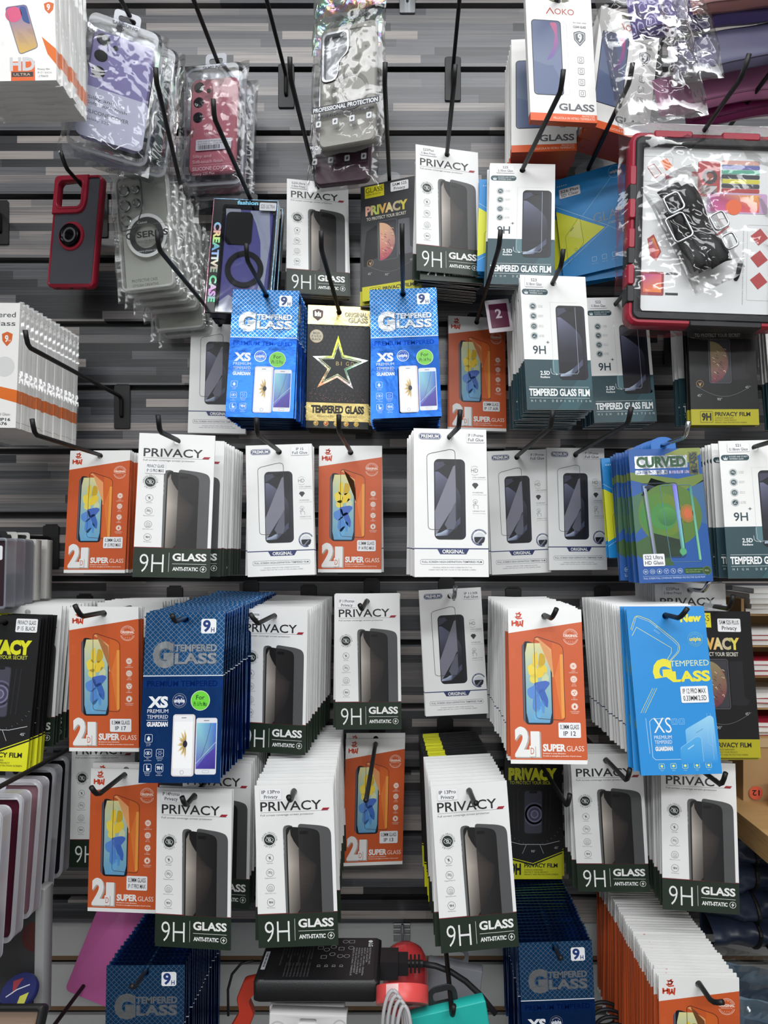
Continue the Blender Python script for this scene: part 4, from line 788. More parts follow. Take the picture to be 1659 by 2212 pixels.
# ------------------------------------------------------------------ hooks
HOOK_GROUP = 'wire hooks on the slat wall'
def hook(label, x, z, yb, yend=None, kx=0, kz=0, m=None, tip=(.001, -.013, .017), plate=True, plate_m=None, r=.0029, up=0):
    """x, z: where the wire leaves the wall; yb: depth of the bend; kx, kz: drift per metre of depth"""
    o = bpy.data.objects.new('display_hook', None); C.objects.link(o); o.location = (x, 0, z); o.empty_display_size = .02
    tag(o, label, 'hook', HOOK_GROUP)
    L = -yb; P = lambda t: Vector((-kx*t, -t, -kz*t+up*t*t))
    b = MB(); pts = [Vector((0, -.003, -.030)), Vector((0, -.0062, -.028)), Vector((0, -.0062, -.006)), Vector((0, -.009, -.001)), P(.016)]
    n = 5; pts += [P(.016+(L-.016)*k/n) for k in range(1, n+1)]
    e = P(L); t = Vector(tip)
    pts[-1] = e-Vector((0, -1, 0))*.006*0
    pts += [e+Vector((t.x*.2, t.y*.45, t.z*.18)), e+Vector((t.x*.6, t.y*.75, t.z*.55)), e+t]
    q = b.obj('prong', m or M_BLACK, o); b2 = None
    q.data = tube_mesh(pts, r, m or M_BLACK)
    if plate:
        b = MB(); b.plate(rrect(-.0125, -.049, .0125, .019, .002, 2), [], -.0030, -.0003, bev=.0006)
        b.box(-.0095, .0095, -.0003, .0085, .0205-.003, .0235-.002)
        b.obj('back_plate', plate_m or M_PLATE, o)
    return o
def tube_mesh(pts, r, m):
    b = MB(); b.tube(pts, r, n=10); me = b.mesh('prong', [m], True)
    return me

# ------------------------------------------------------------------ stacks of packages on the hooks
def put(t, x, y, z, ro, pi, ya, sz, label, group=None):
    o = link(KIND[t], art(t)); o.rotation_mode = 'YXZ'
    o.location = (x/1000, y/1000, ZC+z/1000); o.rotation_euler = tuple(math.radians(v) for v in (pi, ro, ya)); o.scale = (1, 1, sz)
    tag(o, label, 'package', group); return o
def tab(o, t, x0, x1, h, m, name='hang_tab', slot=True, hz=4):
    """clear or coloured hanging tab above the top edge of a card"""
    W, H, hz_ = DIM[t]
    b = MB(); w = (x1-x0)/2000; top = hz_/1000
    outer = [(-w, top-.006), (w, top-.006), (w, .003)]+[(w*math.cos(PI*k/12), .001+(h/1000)*math.sin(PI*k/12)) for k in range(1, 12)]+[(-w, .003)]
    b.plate(outer, [circ(0, 0, .0042, 14)], .0002, .0007)
    return b.obj(name, m, o)
STK = {}
def stack(key, pose, label, short, segs=(), kx=0, kz=0, yb=None, m=None, hk=True, stick=None, tip=(.001, -.013, .017), jit=1.0, sgroup=None, r=.0029, plate=True):
    t, x, y, z, ro, pi, ya, sz = pose
    front = put(t, x, y, z, ro, pi, ya, sz, label, sgroup)
    if stick:
        for s in (stick if isinstance(stick, list) else [stick]): sticker(front, t, *s)
    if t in ('SAMP', 'SAMK'): tab(front, t, 28, 60, 9, M_TABCLR)
    if t == 'ELL': tab(front, t, 32, 72, 10, M_TABCLR)
    if t == 'CURV': tab(front, t, 30, 62, 11, M_TABBLUE)
    yy = y
    for seg in segs:
        tt, n, step, gap, lab = seg[:5]; s_dz = seg[5] if len(seg) > 5 else 0; pk = seg[6] if len(seg) > 6 else pi; yk = seg[7] if len(seg) > 7 else ya
        szt = sz if tt == t else 1.0
        hz0 = DIM[t][2]
        for k in range(n):
            yy += gap if k == 0 else step
            dd = yy-y; rr = ro*.6+rnd.gauss(0, .7)*jit
            mb = tt in ('SAMP', 'SAMK', 'ELL', 'CURV')
            o = put(tt, x+kx*dd+rnd.gauss(0, .5)*jit, yy, z+kz*dd+s_dz+rnd.uniform(-.6, .3), rr, pk+rnd.uniform(-.15, .15)*min(1, step/3), yk, szt, lab, lab)
            if tt == 'CURV': tab(o, tt, 30, 62, 11, M_TABBLUE)
            if tt == 'ELL' and k < 1: tab(o, tt, 32, 72, 10, M_TABCLR)
    if hk:
        yb_ = yb if yb is not None else min(-285, y-26)
        base_dx = kx*(0-y); base_dz = kz*(0-y)
        hook('black wire hook holding '+short if m is None else 'chrome wire hook holding '+short, (x+base_dx)/1000, ZC+(z+base_dz+1.6)/1000, yb_/1000, kx=kx, kz=kz, m=m, tip=tip, r=r, plate=plate)
    return front
M_TABCLR = mat('clear_tab_plastic', (200, 204, 208), .15, alpha=.28); M_TABBLUE = mat('blue_tab_plastic', (40, 110, 190), .35)
# --- third hook row from the top
stack('a1', ('PRIV', -135.3, -43.6, 546.1, .3, -8.1, 10, .99), 'green-banded privacy package hanging left of the grey gold-lettered package', 'the privacy package left of the gold-lettered grey one',
      [('PRIV', 6, 3.2, 3.2, 'privacy packages stacked behind the one left of the gold-lettered package')], stick=(5, 3, 24, 12, ('S25Ultra', '0.18mm Privacy')))
stack('a2', ('SAMP', -26.3, -80, 540, -3.1, -6, -16, 1.03), 'grey package with yellow GLASS square and gold PRIVACY lettering', 'the grey gold-lettered privacy package',
      [('SAMP', 1, 6, 6, 'grey gold-lettered package hidden behind its front twin', -4)], stick=(46, 3.5, 27, 14, ('SAM S25', 'Privacy')))
stack('a3', ('PRIV', 55.3, -118.1, 553.1, .8, -5.6, 12, 1), 'privacy package hanging just right of the grey gold-lettered package', 'the privacy package right of the gold-lettered grey one',
      [('PRIV', 1, 4, 4.5, 'second privacy package, its green band showing below the front one', -9), ('PRIV', 13, 5.6, 6, 'privacy packages stacked behind the two right of the gold-lettered package', -9)], yb=-262, stick=(6, 3, 24, 12, ('S25Plus', '0.18mm Privacy')))
stack('a4', ('TEAL', 155.8, -148.2, 514.9, 2.3, -10, -1.8, 1), 'white and teal package overlapping the blue package with yellow triangle', 'the teal package beside the blue and yellow one',
      [('TEAL', 3, 5, 5, 'white and teal packages behind the one beside the blue-yellow package'), ('ELL', 6, 9, 14, 'blue and yellow packages tucked behind the upper white-teal package', 6)], kx=-.10, yb=-310, stick=(9, 3, 24, 12, ('S25', '0.18mm Glass')))
stack('a5', ('ELL', 261.3, -89.2, 549.9, -6, 2, -20, 1.03), 'blue package with yellow triangle beside the bagged red tablet case', 'the blue package with yellow triangle',
      [('ELL', 4, 6, 7, 'blue-yellow packages behind the front one beside the tablet case', -9)], yb=-270, stick=(7, 15, 30, 13, ('S26 Plus', '5D Clear'), 0))
# --- fourth hook row
stack('b1', ('PREM', -287, -22, 346.8, 1.1, -2.3, 0, 1), 'white premium package half hidden behind the left bright blue foil package', 'the half hidden white premium package', [('PREM', 1, 4, 6, 'white premium package hidden behind the half hidden one')])
stack('b2', ('FOIL', -196.5, -122.8, 354.9, 1.2, -9, .4, .985), 'bright blue foil package left of the black star package', 'blue foil packages left of the star package',
      [('FOIL', 19, 5, 5, 'blue foil packages stacked behind the one left of the star package')], yb=-235, stick=[(55, 92, 23, 23, ('For', 'iPh 15 Pro'), 0, (120, 206, 70), (30, 70, 30), 'disc')])
stack('b3', ('BIGD', -99.5, -75.1, 347.4, 1.1, .6, 4, 1), 'black package with large gold star between two blue foil packages', 'the black gold star packages',
      [('BIGD', 8, 6, 5, 'black gold star packages stacked behind the front star package')], stick=(3, 35, 20, 20, ('BIGD', 'iP 16 PLUS', 'BLACK'), 0, (226, 216, 190), (90, 80, 60), 'disc'))
stack('b4', ('FOIL', -6.1, -132.7, 353.1, -2.1, -9, -.8, .985), 'bright blue foil package right of the black star package', 'blue foil packages right of the star package',
      [('FOIL', 20, 5, 5, 'blue foil packages stacked behind the one right of the star package')], stick=[(61, 91, 23, 23, ('For', 'iPh 14 Pro'), 0, (120, 206, 70), (30, 70, 30), 'disc')], tip=(.0, -.012, .02))
stack('b5', ('HW', 105.7, -26.5, 348.8, .3, -4, 7, 1), 'orange package right of the second bright blue foil package', 'the orange package beside the right blue foil one',
      [('HW', 3, 3.4, 3.4, 'orange packages behind the one beside the right blue foil package')], stick=(52, 131, 26, 15, ('0.3MM GLASS', 'IP 17 AIR')))
stack('b6', ('TEAL', 188.3, -191.4, 345.9, -1.2, -6.2, 7.7, 1), 'white and teal package hanging at the front of a fanned-out stack', 'the fanned white and teal packages',
      [('TEAL', 13, 11.5, 11, 'white and teal packages fanned out behind the frontmost teal one')], yb=-240, kx=.02, stick=(6, 3, 24, 13, ('S23', '0.18mm Glass')))
stack('b7', ('TEAL', 294.2, -108.9, 347.4, -1.9, -7.4, 2.5, 1.02), 'shaded white and teal package under the corner of the tablet case', 'the shaded white and teal packages',
      [('TEAL', 6, 10, 7, 'white and teal packages behind the shaded one under the tablet case')], yb=-200, stick=(6, 3, 24, 13, ('S22', '0.18mm Glass')))
stack('b8', ('SAMK', 412.5, -172, 338.6, -.1, -5, 0, 1), 'black package with yellow privacy film band below the tablet case', 'black packages below the tablet case',
      [('SAMK', 4, 4, 4, 'black packages behind the one below the tablet case'), ('TEAL', 3, 9, 26, 'white and teal packages behind the black ones under the tablet case')], yb=-215)
stack('b9', ('TEAL', 534, -131.1, 332, -.5, -7.2, 1.3, 1), 'white and teal package cut by the photo edge below the tablet case', 'the teal package at the right edge', [('TEAL', 3, 8, 8, 'white and teal packages behind the one cut by right edge')])
# --- fifth hook row
stack('c1', ('HW', -440.2, -91.7, 135.9, 0, -6, -2.6, 1), 'leftmost orange package, below the empty hook', 'the leftmost orange packages',
      [('HW', 7, 8, 6, 'orange packages stacked behind the leftmost orange one')], yb=-266, stick=(55, 125, 28, 16, ('0.3MM GLASS', 'IP 15 PRO MAX')))
stack('c2', ('PRIV', -279.4, -247.1, 133, 1.4, -4.8, 5, .957), 'large privacy package right of the leftmost orange package', 'privacy packages right of the leftmost orange one',
      [('PRIV', 10, 11, 46, 'privacy packages behind the large one next to the leftmost orange')], yb=-304, stick=(9, 38, 24, 13.5, ('PRIVACY GLASS', 'IP 15 PRO MAX')))
stack('c3', ('PREM', -172.2, -158.3, 132.5, -2.1, -5.9, 1.5, .99), 'white premium package between a privacy and an orange package', 'the white premium packages left of the orange one',
      [('PREM', 4, 5, 5, 'white premium packages behind the one between privacy and orange packages')], yb=-292, stick=(60, 3.5, 24, 12, ('IP 15', 'Full Glue')))
stack('c4', ('HW', -79.6, -115.6, 137.8, .2, -2.9, .7, 1), 'orange package hanging directly below the black star package', 'the orange package below the star package',
      [('PREM', 2, 6, 6, 'white packages hidden behind the orange one below the star package')], yb=-282, stick=(54, 131, 26, 15.5, ('0.3MM GLASS', 'IP 14 PRO MAX')))
stack('c5', ('PREM', 51.2, -258, 136.3, .3, -6.5, 5.3, 1), 'large white premium package, tallest of three side by side', 'the largest white premium package',
      [('PREM', 6, 13, 12, 'white premium packages fanned behind the largest white premium one')], kx=-.10, yb=-317, stick=(64, 4, 22, 12.5, ('IP 11Promax', 'Full Glue')))
stack('c6', ('PREM', 162.7, -54.7, 139.1, -2.4, .8, 0, 1.03), 'middle of the three white premium packages side by side', 'the middle white premium package', [('PREM', 1, 4, 5, 'white premium package hidden behind the middle of the three')], yb=-298, stick=(62, 4, 24, 12.5, ('IP 11Promax', 'Full Glue')))
stack('c7', ('PREM', 250.2, -53, 142.9, -.2, -3.4, 5.8, 1.02), 'right-hand of three white premium packages, left of the curved glass', 'the right-hand white premium package', [('PREM', 1, 4, 5, 'white premium package hidden behind the right-hand of the three')], yb=-300, stick=(56, 4, 25, 12.5, ('IP 13Promax', 'Full Glue')))
stack('c8', ('CURV', 326.3, -204.8, 133.9, -1.7, -9.3, .9, 1), 'blue and green package reading CURVED GLASS', 'the blue and green curved glass packages',
      [('CURV', 6, 11, 11, 'blue-green packages stacked behind the front curved glass one'), ('ELL', 2, 9, 16, 'blue-yellow packages at the back of the curved glass stack')], yb=-262, kx=-.06, m=M_CHROME, stick=(7, 135, 27, 15.5, ('S22 Ultra', 'HD Glass')))
stack('c9', ('TEAL', 436.3, -217.7, 129.3, -.7, -9, -4, .98), 'white and teal package right of the curved glass, cut by edge', 'the teal packages right of the curved glass',
      [('TEAL', 5, 10, 22, 'white and teal packages behind the one right of the curved glass')], yb=-300, stick=(10, 3, 27, 12, ('S21', '0.18mm Glass')))
# --- sixth hook row
stack('d1', ('YEL', -503.6, -220.2, -89.8, 1.8, -7.4, .8, 1), 'black and yellow privacy package cut by the left edge', 'the black and yellow packages at the left edge',
      [('YEL', 5, 8, 7, 'black and yellow packages behind the one at the left edge'), ('PRIV', 13, 11, 14, 'privacy packages behind the black-yellow ones at the left edge', 8)], stick=(58, 2.5, 27, 17, ('PRIVACY GLASS', 'IP 15  BLACK')))
stack('d2', ('HW', -372.4, -238.2, -77.1, -.7, -1.2, -4.1, 1), 'orange package left of the dark blue foil package', 'orange packages left of the dark blue foil',
      [('HW', 3, 5, 4, 'orange packages behind the one left of the dark blue foil'), ('PRIV', 1, 11, 62, 'white privacy package, its sticker showing above the orange package'), ('PRIV', 9, 11, 9, 'white privacy packages at the back above the left orange package')], yb=-290, kx=.04, stick=(52, 136, 27, 16, ('0.3MM GLASS', 'IP 17')), tip=(-.004, -.012, .014))
stack('d3', ('FOIL', -253.2, -300, -77.9, -1.1, -8.5, -3.7, 1), 'dark blue foil package with green round sticker, centre left', 'the dark blue foil packages at centre left',
      [('FOIL', 27, 10, 9, 'blue foil packages fanned behind the front one at centre left')], kx=.03, kz=.03, yb=-330, stick=[(56, 88, 22, 22, ('For', 'iPh 16 Pro Max'), 0, (110, 214, 60), (20, 60, 24), 'disc')], tip=(-.001, -.01, .008))
stack('d4', ('PRIV', -171.5, -193.4, -84.5, .6, -2, -10, 1.01), 'privacy package right of the dark blue foil package', 'privacy packages right of the dark blue foil',
      [('PRIV', 15, 11, 8, 'privacy packages fanned behind the one right of dark blue foil')], kx=.09, kz=.05, yb=-262, stick=(5, 3, 22, 13, ('IP 13Promax', 'Privacy')), tip=(-.008, -.01, .012))
stack('d5', ('PRIV', -55.5, -135.4, -69.7, -1.2, -3.5, -3.8, 1), 'privacy package in the middle of the display below the orange one', 'the middle privacy packages', [('PRIV', 4, 5, 5, 'privacy packages behind the one in the middle of the display', 1)], yb=-240, kz=.03, stick=(5, 4, 25, 13, ('IP 11Promax', 'Privacy')), tip=(-.002, -.012, .006))
stack('d6', ('PREM', 60.9, -99.8, -64, -3.2, -2.3, -1.4, 1), 'single tilted white premium package below the largest one', 'the single tilted white premium package', [('PREM', 1, 4, 5, 'white premium package hidden behind the single tilted one')], m=M_CHROME, yb=-180, stick=(62, 4.5, 23, 11.5, ('IP 11/XR', 'Full Glue')))
stack('d7', ('HW', 165.4, -253.4, -79, 0, -11, -2, 1.02), 'large orange package left of the light blue package', 'the large orange packages',
      [('HW', 4, 6, 5, 'orange packages behind the large one left of light blue'), ('PREM', 21, 9, 10, 'white packages fanned behind the large orange package')], yb=-292, stick=(56, 130, 26, 17, ('0.3MM GLASS', 'IP 12')), tip=(.004, -.012, .012))
stack('d8', ('UNI', 304.1, -273.2, -76.9, -2.4, -11, -3.5, .985), 'light blue package with yellow G lettering', 'the light blue yellow-lettered packages',
      [('UNI', 4, 6, 6, 'light blue packages behind the front yellow-lettered one'), ('PREM', 21, 9, 12, 'white packages fanned behind the light blue packages')], yb=-312, stick=(53, 93, 31, 19, ('IP 12 PRO MAX', '0.33MM/2.5D'), 0), tip=(.006, -.012, .012))
stack('d9', ('SAMK', 390, -212, -72, 1.2, -10, 4, 1.04), 'black package with gold lettering right of the light blue package', 'the black package right of the light blue one', [('SAMK', 1, 5, 5, 'black package hidden behind the gold-lettered one beside light blue', -4)], plate=False, yb=-245, stick=(44, 9, 30, 16, ('SAM S25 PLUS', 'Privacy')))
stack('dA', ('PRIV', 372, -175, -52, -.8, -3.8, -5, .96), 'white privacy package showing above the black gold-lettered package', 'white privacy packages above the black one',
      [('PRIV', 9, 9, 8, 'white privacy packages at the back above the black package')], yb=-215, m=M_CHROME, stick=(9, 3, 27, 13, ('S25Plus', '0.18mm Privacy')), tip=(.004, -.012, .014))
# --- seventh hook row
stack('e1', ('HW', -358.5, -209.2, -284.6, .1, -2.6, -4, 1.01), 'orange package below and left of the dark blue foil package', 'the lower left orange package', [('HW', 2, 5, 5, 'orange packages behind the one at lower left', 6)], yb=-282, stick=(50, 131, 27, 17.5, ('0.3MM GLASS', 'IP 17 PRO MAX')), tip=(-.003, -.016, .013))
stack('e2', ('PRIV', -246.8, -286.5, -284.7, 0, -1.7, -6, 1), 'privacy package below the dark blue foil package', 'the privacy package below the dark blue foil',
      [('PRIV', 1, 4, 5, 'privacy package hidden behind the one below the blue foil'), ('PRIV', 9, 10, 76, 'privacy packages further back below the dark blue foil')], kx=.05, kz=.08, yb=-312, stick=(5, 3, 25, 13, ('IP 14Promax', 'Privacy')), tip=(-.002, -.01, .012))
stack('e3', ('PRIV', -130, -295.8, -276.2, -2.7, -5.1, -1, .98), 'large privacy package with white stack rising behind, bottom centre', 'the privacy packages at bottom centre left',
      [('PRIV', 1, 8, 14, 'second privacy package of the bottom centre stack'), ('PRIV', 20, 12, 10, 'privacy packages in the stack rising behind bottom centre')], kz=.02, kx=-.045, yb=-325, stick=(6, 4, 25, 13, ('IP 13Pro', 'Privacy')), tip=(-.001, -.01, .007))
stack('e4', ('HW', -47.2, -57.4, -286.8, 1.5, -1.6, 8, 1.05), 'single orange package with hook crossing its flower picture', 'the single orange package in the lower middle', [('HW', 1, 4, 6, 'orange package hidden behind the single lower middle one', 7)], yb=-294, stick=(53, 129, 27, 17, ('0.3MM GLASS', 'IP 13')), tip=(0, -.012, .003))
stack('e5', ('PRIV', 72.6, -276, -282.3, -3.2, -6.6, 3.4, 1.02), 'large privacy package at bottom right of centre', 'the privacy packages at bottom right of centre',
      [('PRIV', 9, 13, 12, 'white privacy packages behind the one bottom right of centre'), ('YEL', 15, 8, 10, 'black-yellow packages at the back of the bottom centre-right stack')], kx=-.05, yb=-318, stick=(7, 4, 24, 13, ('IP 13Pro', 'Privacy')), tip=(.001, -.012, .004))
stack('e6', ('YEL', 189.9, -39.4, -304.9, 1.8, -6, 4.2, 1.01), 'black and yellow privacy package below the large orange package', 'the black and yellow package lower right', [('YEL', 2, 4, 4, 'black-yellow packages behind the one below the large orange')], yb=-262)
stack('e7', ('PRIV', 256.6, -192.8, -270.7, -3.3, .4, -8, .98), 'privacy package below and left of the light blue package', 'the privacy package below the light blue one',
      [('PRIV', 4, 12, 10, 'privacy packages behind the one below-left of light blue')], yb=-275)
stack('e8', ('PRIV', 362.9, -222.4, -272.4, 1.3, -9, -6, .97), 'rightmost privacy package, below the light blue package', 'the rightmost privacy packages',
      [('PRIV', 6, 11, 10, 'privacy packages behind the rightmost privacy one')], yb=-285)
stack('e9', ('PRIV', -422.8, -121, -262, -1.2, -4.5, -3.2, 1), 'privacy package mostly hidden behind the lower left orange one', 'the hidden privacy package at lower left', [('PRIV', 5, 8, 7, 'privacy packages behind the one hidden at lower left')], yb=-175)
# --- eighth hook row
stack('f1', ('FOIL', -311.6, -264.3, -501.2, .4, -1.6, 1.8, 1), 'dark blue foil package at the bottom left', 'the dark blue foil packages at bottom left',
      [('FOIL', 20, 8.5, 8, 'blue foil packages fanned behind the bottom left one')], yb=-292, tip=(-.002, -.012, .006))
stack('f2', ('FOIL', 185.4, -219.5, -497.7, -2.3, -1.7, -.3, 1), 'dark blue foil package at the bottom, right of centre', 'the dark blue foil packages at bottom right',
      [('FOIL', 22, 8, 7.5, 'blue foil packages fanned behind the bottom right one')], yb=-243, tip=(0, -.01, .006))
stack('f3', ('HW', 325.9, -315, -484.7, -.8, -.2, -3.8, 1), 'orange package at the bottom right corner', 'the orange packages at bottom right corner',
      [('HW', 42, 6.2, 6, 'orange packages fanned behind the bottom right corner one')], kx=0, yb=-345, stick=None, tip=(.008, -.014, .006))
hook('empty black wire hook on the left, its plate showing', -.445, zp(859), -.272)
hook('empty black wire hook rising at top, plate left of holographic bag', -.189, zp(167), -.27)
hook('empty black wire hook at top, plate right of holographic bag', .071, zp(152), -.27)
# ------------------------------------------------------------------ cases, pouches, odds and ends
def at(px, py, d): return Vector(((px-880)*d/1534, d-DW, ZC+(1190-py)*d/1534))
def thing(name, label, cat, loc, rot=(0, 0, 0), group=None):
    """rot = (roll, pitch, yaw) in degrees, the same order as the packages"""
    o = bpy.data.objects.new(name, None); C.objects.link(o); o.location = loc; o.rotation_mode = 'YXZ'; o.empty_display_size = .02
    o.rotation_euler = tuple(math.radians(v) for v in (rot[1], rot[0], rot[2])); tag(o, label, cat, group); return o
def copy_tree(o, parent=None):
    c = o.copy(); C.objects.link(c)
    if parent: c.parent = parent
    for ch in list(o.children): copy_tree(ch, c)
    return c
mm = lambda *a: [v/1000 for v in a]
def RR(x0, z0, x1, z1, r, n=6): return rrect(x0/1000, z0/1000, x1/1000, z1/1000, r/1000, n)
def plate_obj(name, outer, holes, y0, y1, m, parent, bev=.0012, loc=(0, 0, 0), rot=(0, 0, 0)):
    b = MB(); b.plate(outer, holes, y0, y1, bev=bev); o = b.obj(name, m, parent, loc, rot); smooth_edges(o, .9); return o
def pillow(W, H, top, depth, amp, seed, nu=30, nv=46, neck=0, back=True):
    b = MB()
    def f(side):
        def g(u, v):
            e = (1-abs(2*u-1)**5)*(1-abs(2*v-1)**6); x = -W/2+u*W; z = top-v*H
            if neck: x *= 1-neck*max(0, 1-v*6)**2*0+0
            n = noise.noise(Vector((x*38+seed, z*30, seed)))*.6+abs(noise.noise(Vector((x*90+z*70, z*60-x*30, seed*2))))*.7-.25
            return (x+.003*noise.noise(Vector((z*40, seed, u))), side*depth/2*e+amp*n*(e+.25)*(1 if side < 0 else .4), z+.004*noise.noise(Vector((x*40, seed+3, v))))
        return g
    b.grid(f(-1), nu, nv)
    if back: b.grid(f(1), 10, 14)
    return b
def bag(parent, W, H, top, depth, amp, seed, m=None, name='clear_bag', y=0):
    o = pillow(W, H, top, depth, amp, seed).obj(name, m or M_FILM, parent, (0, y, 0)); 
    for p in o.data.polygons: p.use_smooth = True
    return o
def decal(parent, name, W, H, top, y, fn):
    """flat printing W x H mm whose top edge is at z = top mm; fn draws on the Art"""
    A = Art(W, H, top, 0, body=False); fn(A); return A.obj(name, ART_MATS, parent, (0, y, 0))
M_TRAYEDGE = mat('frosted_tray', (206, 208, 214), .25, alpha=.45, spec=.6)
M_GREYTAB = mat('grey_header_plastic', (188, 190, 198), .3)
CASEM = {}
def soft(name, col, rough=.45, alpha=1): return mat(name, col, rough, alpha=alpha)
M_LENS = mat('dark_lens', (14, 14, 18), .12, coat=.5); M_LENSRING = mat('lens_ring', (150, 152, 156), .2, 1)

# --- blister packs with a silicone case
def blister(label, pose, col, cname, head, lens=3, group=None, W=90, H=174, txt=None, insert=True, bagged=True, seed=1, thick=18, lenses=True):
    x, y, z, ro, pi, ya = pose
    o = thing('silicone_case_pack', label, 'case', (x/1000, y/1000, ZC+z/1000), (ro, pi, ya), group)
    t = thick/2000
    b = MB(); b.plate(RR(-16, -9, 16, 11, 5), [RR(-10.5, -4, 10.5, 4, 3.6)], .002, .0035, bev=0); b.obj('header_tab', M_GREYTAB, o)
    tr = MB(); tr.plate(RR(-W/2, -8-H, W/2, -8, 11), [], -t, t, bev=.004); tr = tr.obj('clear_tray', M_BLISTER, o); smooth_edges(tr, .6)
    b = MB(); b.plate(RR(-W/2-2.5, -10.5-H, W/2+2.5, -5.5, 12), [RR(-W/2+.5, -7.5-H, W/2-.5, -8.5, 11)], t-.003, t-.0015, bev=0); b.obj('tray_rim', M_TRAYEDGE, o)
    cw = W/2-8; cx = 2
    m = soft(cname, col)
    q = plate_obj('phone_case', RR(-cw+cx, -8-H+9, cw+cx, -29, 10), [], -t+.0035, t-.005, m, o, .0025)
    if lenses:
        for k in range(lens):
            b = MB(); b.lathe([(0, -.0012), (.0062, -.0012), (.0078, -.0004), (.0078, .001)], 20, axis='y'); b.obj('camera_hole', M_LENS, q, ((-cw+cx+13)/1000, -t+.0035, -(42+k*22)/1000))
        b = MB(); b.lathe([(0, -.0009), (.003, -.0009), (.0035, .001)], 12, axis='y'); b.obj('camera_hole', M_LENS, q, ((-cw+cx+28)/1000, -t+.0035, -.048))
    def ins(A):
        if insert:
            A.rr(8, 100, W-4, H-8, 8, (206, 205, 220), 1); A.text('Silky and', 16, 112, 4.4, (80, 80, 92), 30, 2); A.text('Soft-touch finish', 16, 119, 4.4, (80, 80, 92), 46, 2, 0); A.text('SILICONE COVER', 16, 130, 4.6, (90, 90, 102), 50, 2, .01); A.text('Galaxy S25', 16, 140, 3.6, (110, 110, 122), 28, 2)
        else:
            P = (232, 200, 206); A.text('SAMSUNG', 34, 102, 3.6, P, 26, 2); A.text('Silky and', 18, 134, 4.4, P, 28, 2); A.text('Soft-touch finish', 18, 142, 4.4, P, 46, 2); A.stroke([(18, 149), (78, 149)], .3, P, 2, False); A.text('SILICONE COVER', 18, 152, 5, P, 54, 2, .02); A.text('Galaxy S25 Plus', 18, 160, 3.6, P, 34, 2)
            A.rr(22, 112, 76, 128, 1.5, (226, 222, 226), 3); A.text('PHN-CASE EF-PS SILICONE CASE', 25, 114, 2, (60, 60, 64), 46, 4); A.text('SILICONE COVER S25 PINK', 25, 117.4, 2, (60, 60, 64), 40, 4)
            r2 = random.Random(4); xx = 26
            while xx < 58: w_ = r2.choice((.5, .8, 1.2)); A.rect(xx, 120.4, xx+w_, 126.6, (40, 40, 44), 4); xx += w_+r2.choice((.5, .8))
    if txt:
        decal(o, 'insert_print', W, H, -8, -t+.0015, ins)
        decal(o, 'header_print', W, 16, -8, -t-.0002, lambda A: (A.text(head, W/2, 6.5, 4.2, (96, 98, 106), 30, 2, .02, 'c')))
    if bagged: bag(o, (W+16)/1000, (H+20)/1000, -.006, .026, .0035, seed)
    return o
blister('lilac silicone case in crinkled clear bag at top left', (-357.6, -203.3, 678.8, 7.7, -3.5, 20), (138, 128, 178), 'lilac_silicone', 'SAMSUNG', 3, None, txt=True, seed=3.1)
blister('dark green silicone case pack behind the lilac one', (-352, -156, 690, 7, -3.5, 20), (26, 52, 50), 'dark_green_silicone', 'SAMSUNG', group=None, seed=7.7)
blister('red silicone case pack behind the dark green one', (-368, -112, 700, 6, -3.5, 20), (150, 26, 46), 'red_silicone', 'SAMSUNG', H=148, group=None, seed=9.2)
hook('black wire hook holding the lilac silicone case packs', -.362, ZC+.706, -.27, kx=-.03, kz=.10)
blister('pink silicone case in clear tray right of the lilac one', (-276.9, -85.6, 708, 1.3, -2, -9.4), (198, 112, 124), 'pink_silicone', 'SAMSUNG', 3, W=88, H=170, txt=True, insert=False, seed=5.3, thick=16)
blister('silicone case pack hidden behind the pink one', (-272, -48, 706, 1.3, -2, -9.4), (170, 172, 180), 'grey_silicone', 'SAMSUNG', W=88, H=170, seed=6.1, thick=16)
hook('black wire hook holding the pink silicone case packs', -.2755, ZC+.710, -.27)

# --- red bumper case with ring
o = thing('bumper_phone_case', 'red phone case with grey back and ring, hanging by camera hole', 'case', (-.4825, -.066, ZC+.5125), (5, -1, -14))
M_RED = mat('dark_red_rubber', (158, 24, 50), .42); M_SMOKE = mat('smoked_back', (74, 76, 84), .3)
X0, X1, Z1, Z0 = -40, 40, 37, -127
fr = MB(); fr.plate(RR(X0, Z0, X1, Z1, 9), [RR(X0+4, Z0+4, X1-4, Z1-4, 6)], -.006, .007, bev=.002); fr = fr.obj('bumper_frame', M_RED, o); smooth_edges(fr, .9)
plate_obj('camera_surround', rounded([(X0/1000, Z1/1000), (.018, Z1/1000), (.018, -.006), (.010, -.019), (X0/1000, -.019)], [.008, 0, .012, .012, 0], 6), [RR(-32, -10, 9, 29, 8)], -.0078, .004, M_RED, o, .0012)
b = MB(); b.plate(RR(-35, -13, 12.4, 31.5, 9.5), [RR(-32, -10, 9, 29, 8)], -.0088, -.0070, bev=.0006); smooth_edges(b.obj('camera_lip', M_RED, o))
plate_obj('back_panel', rounded([(.018, .033), (.036, .033), (.036, -.123), (-.036, -.123), (-.036, -.019), (.010, -.019), (.018, -.006)], [0, .004, .005, .005, 0, .01, .01], 5), [], -.0045, -.002, M_SMOKE, o, 0)
rg = MB(); rg.lathe([(0, -.0015), (.0205, -.0015), (.0215, 0), (.0215, .002)], 36, axis='y'); rg = rg.obj('ring_base', M_RED, o, (-.004, -.0052, -.052)); smooth_edges(rg)
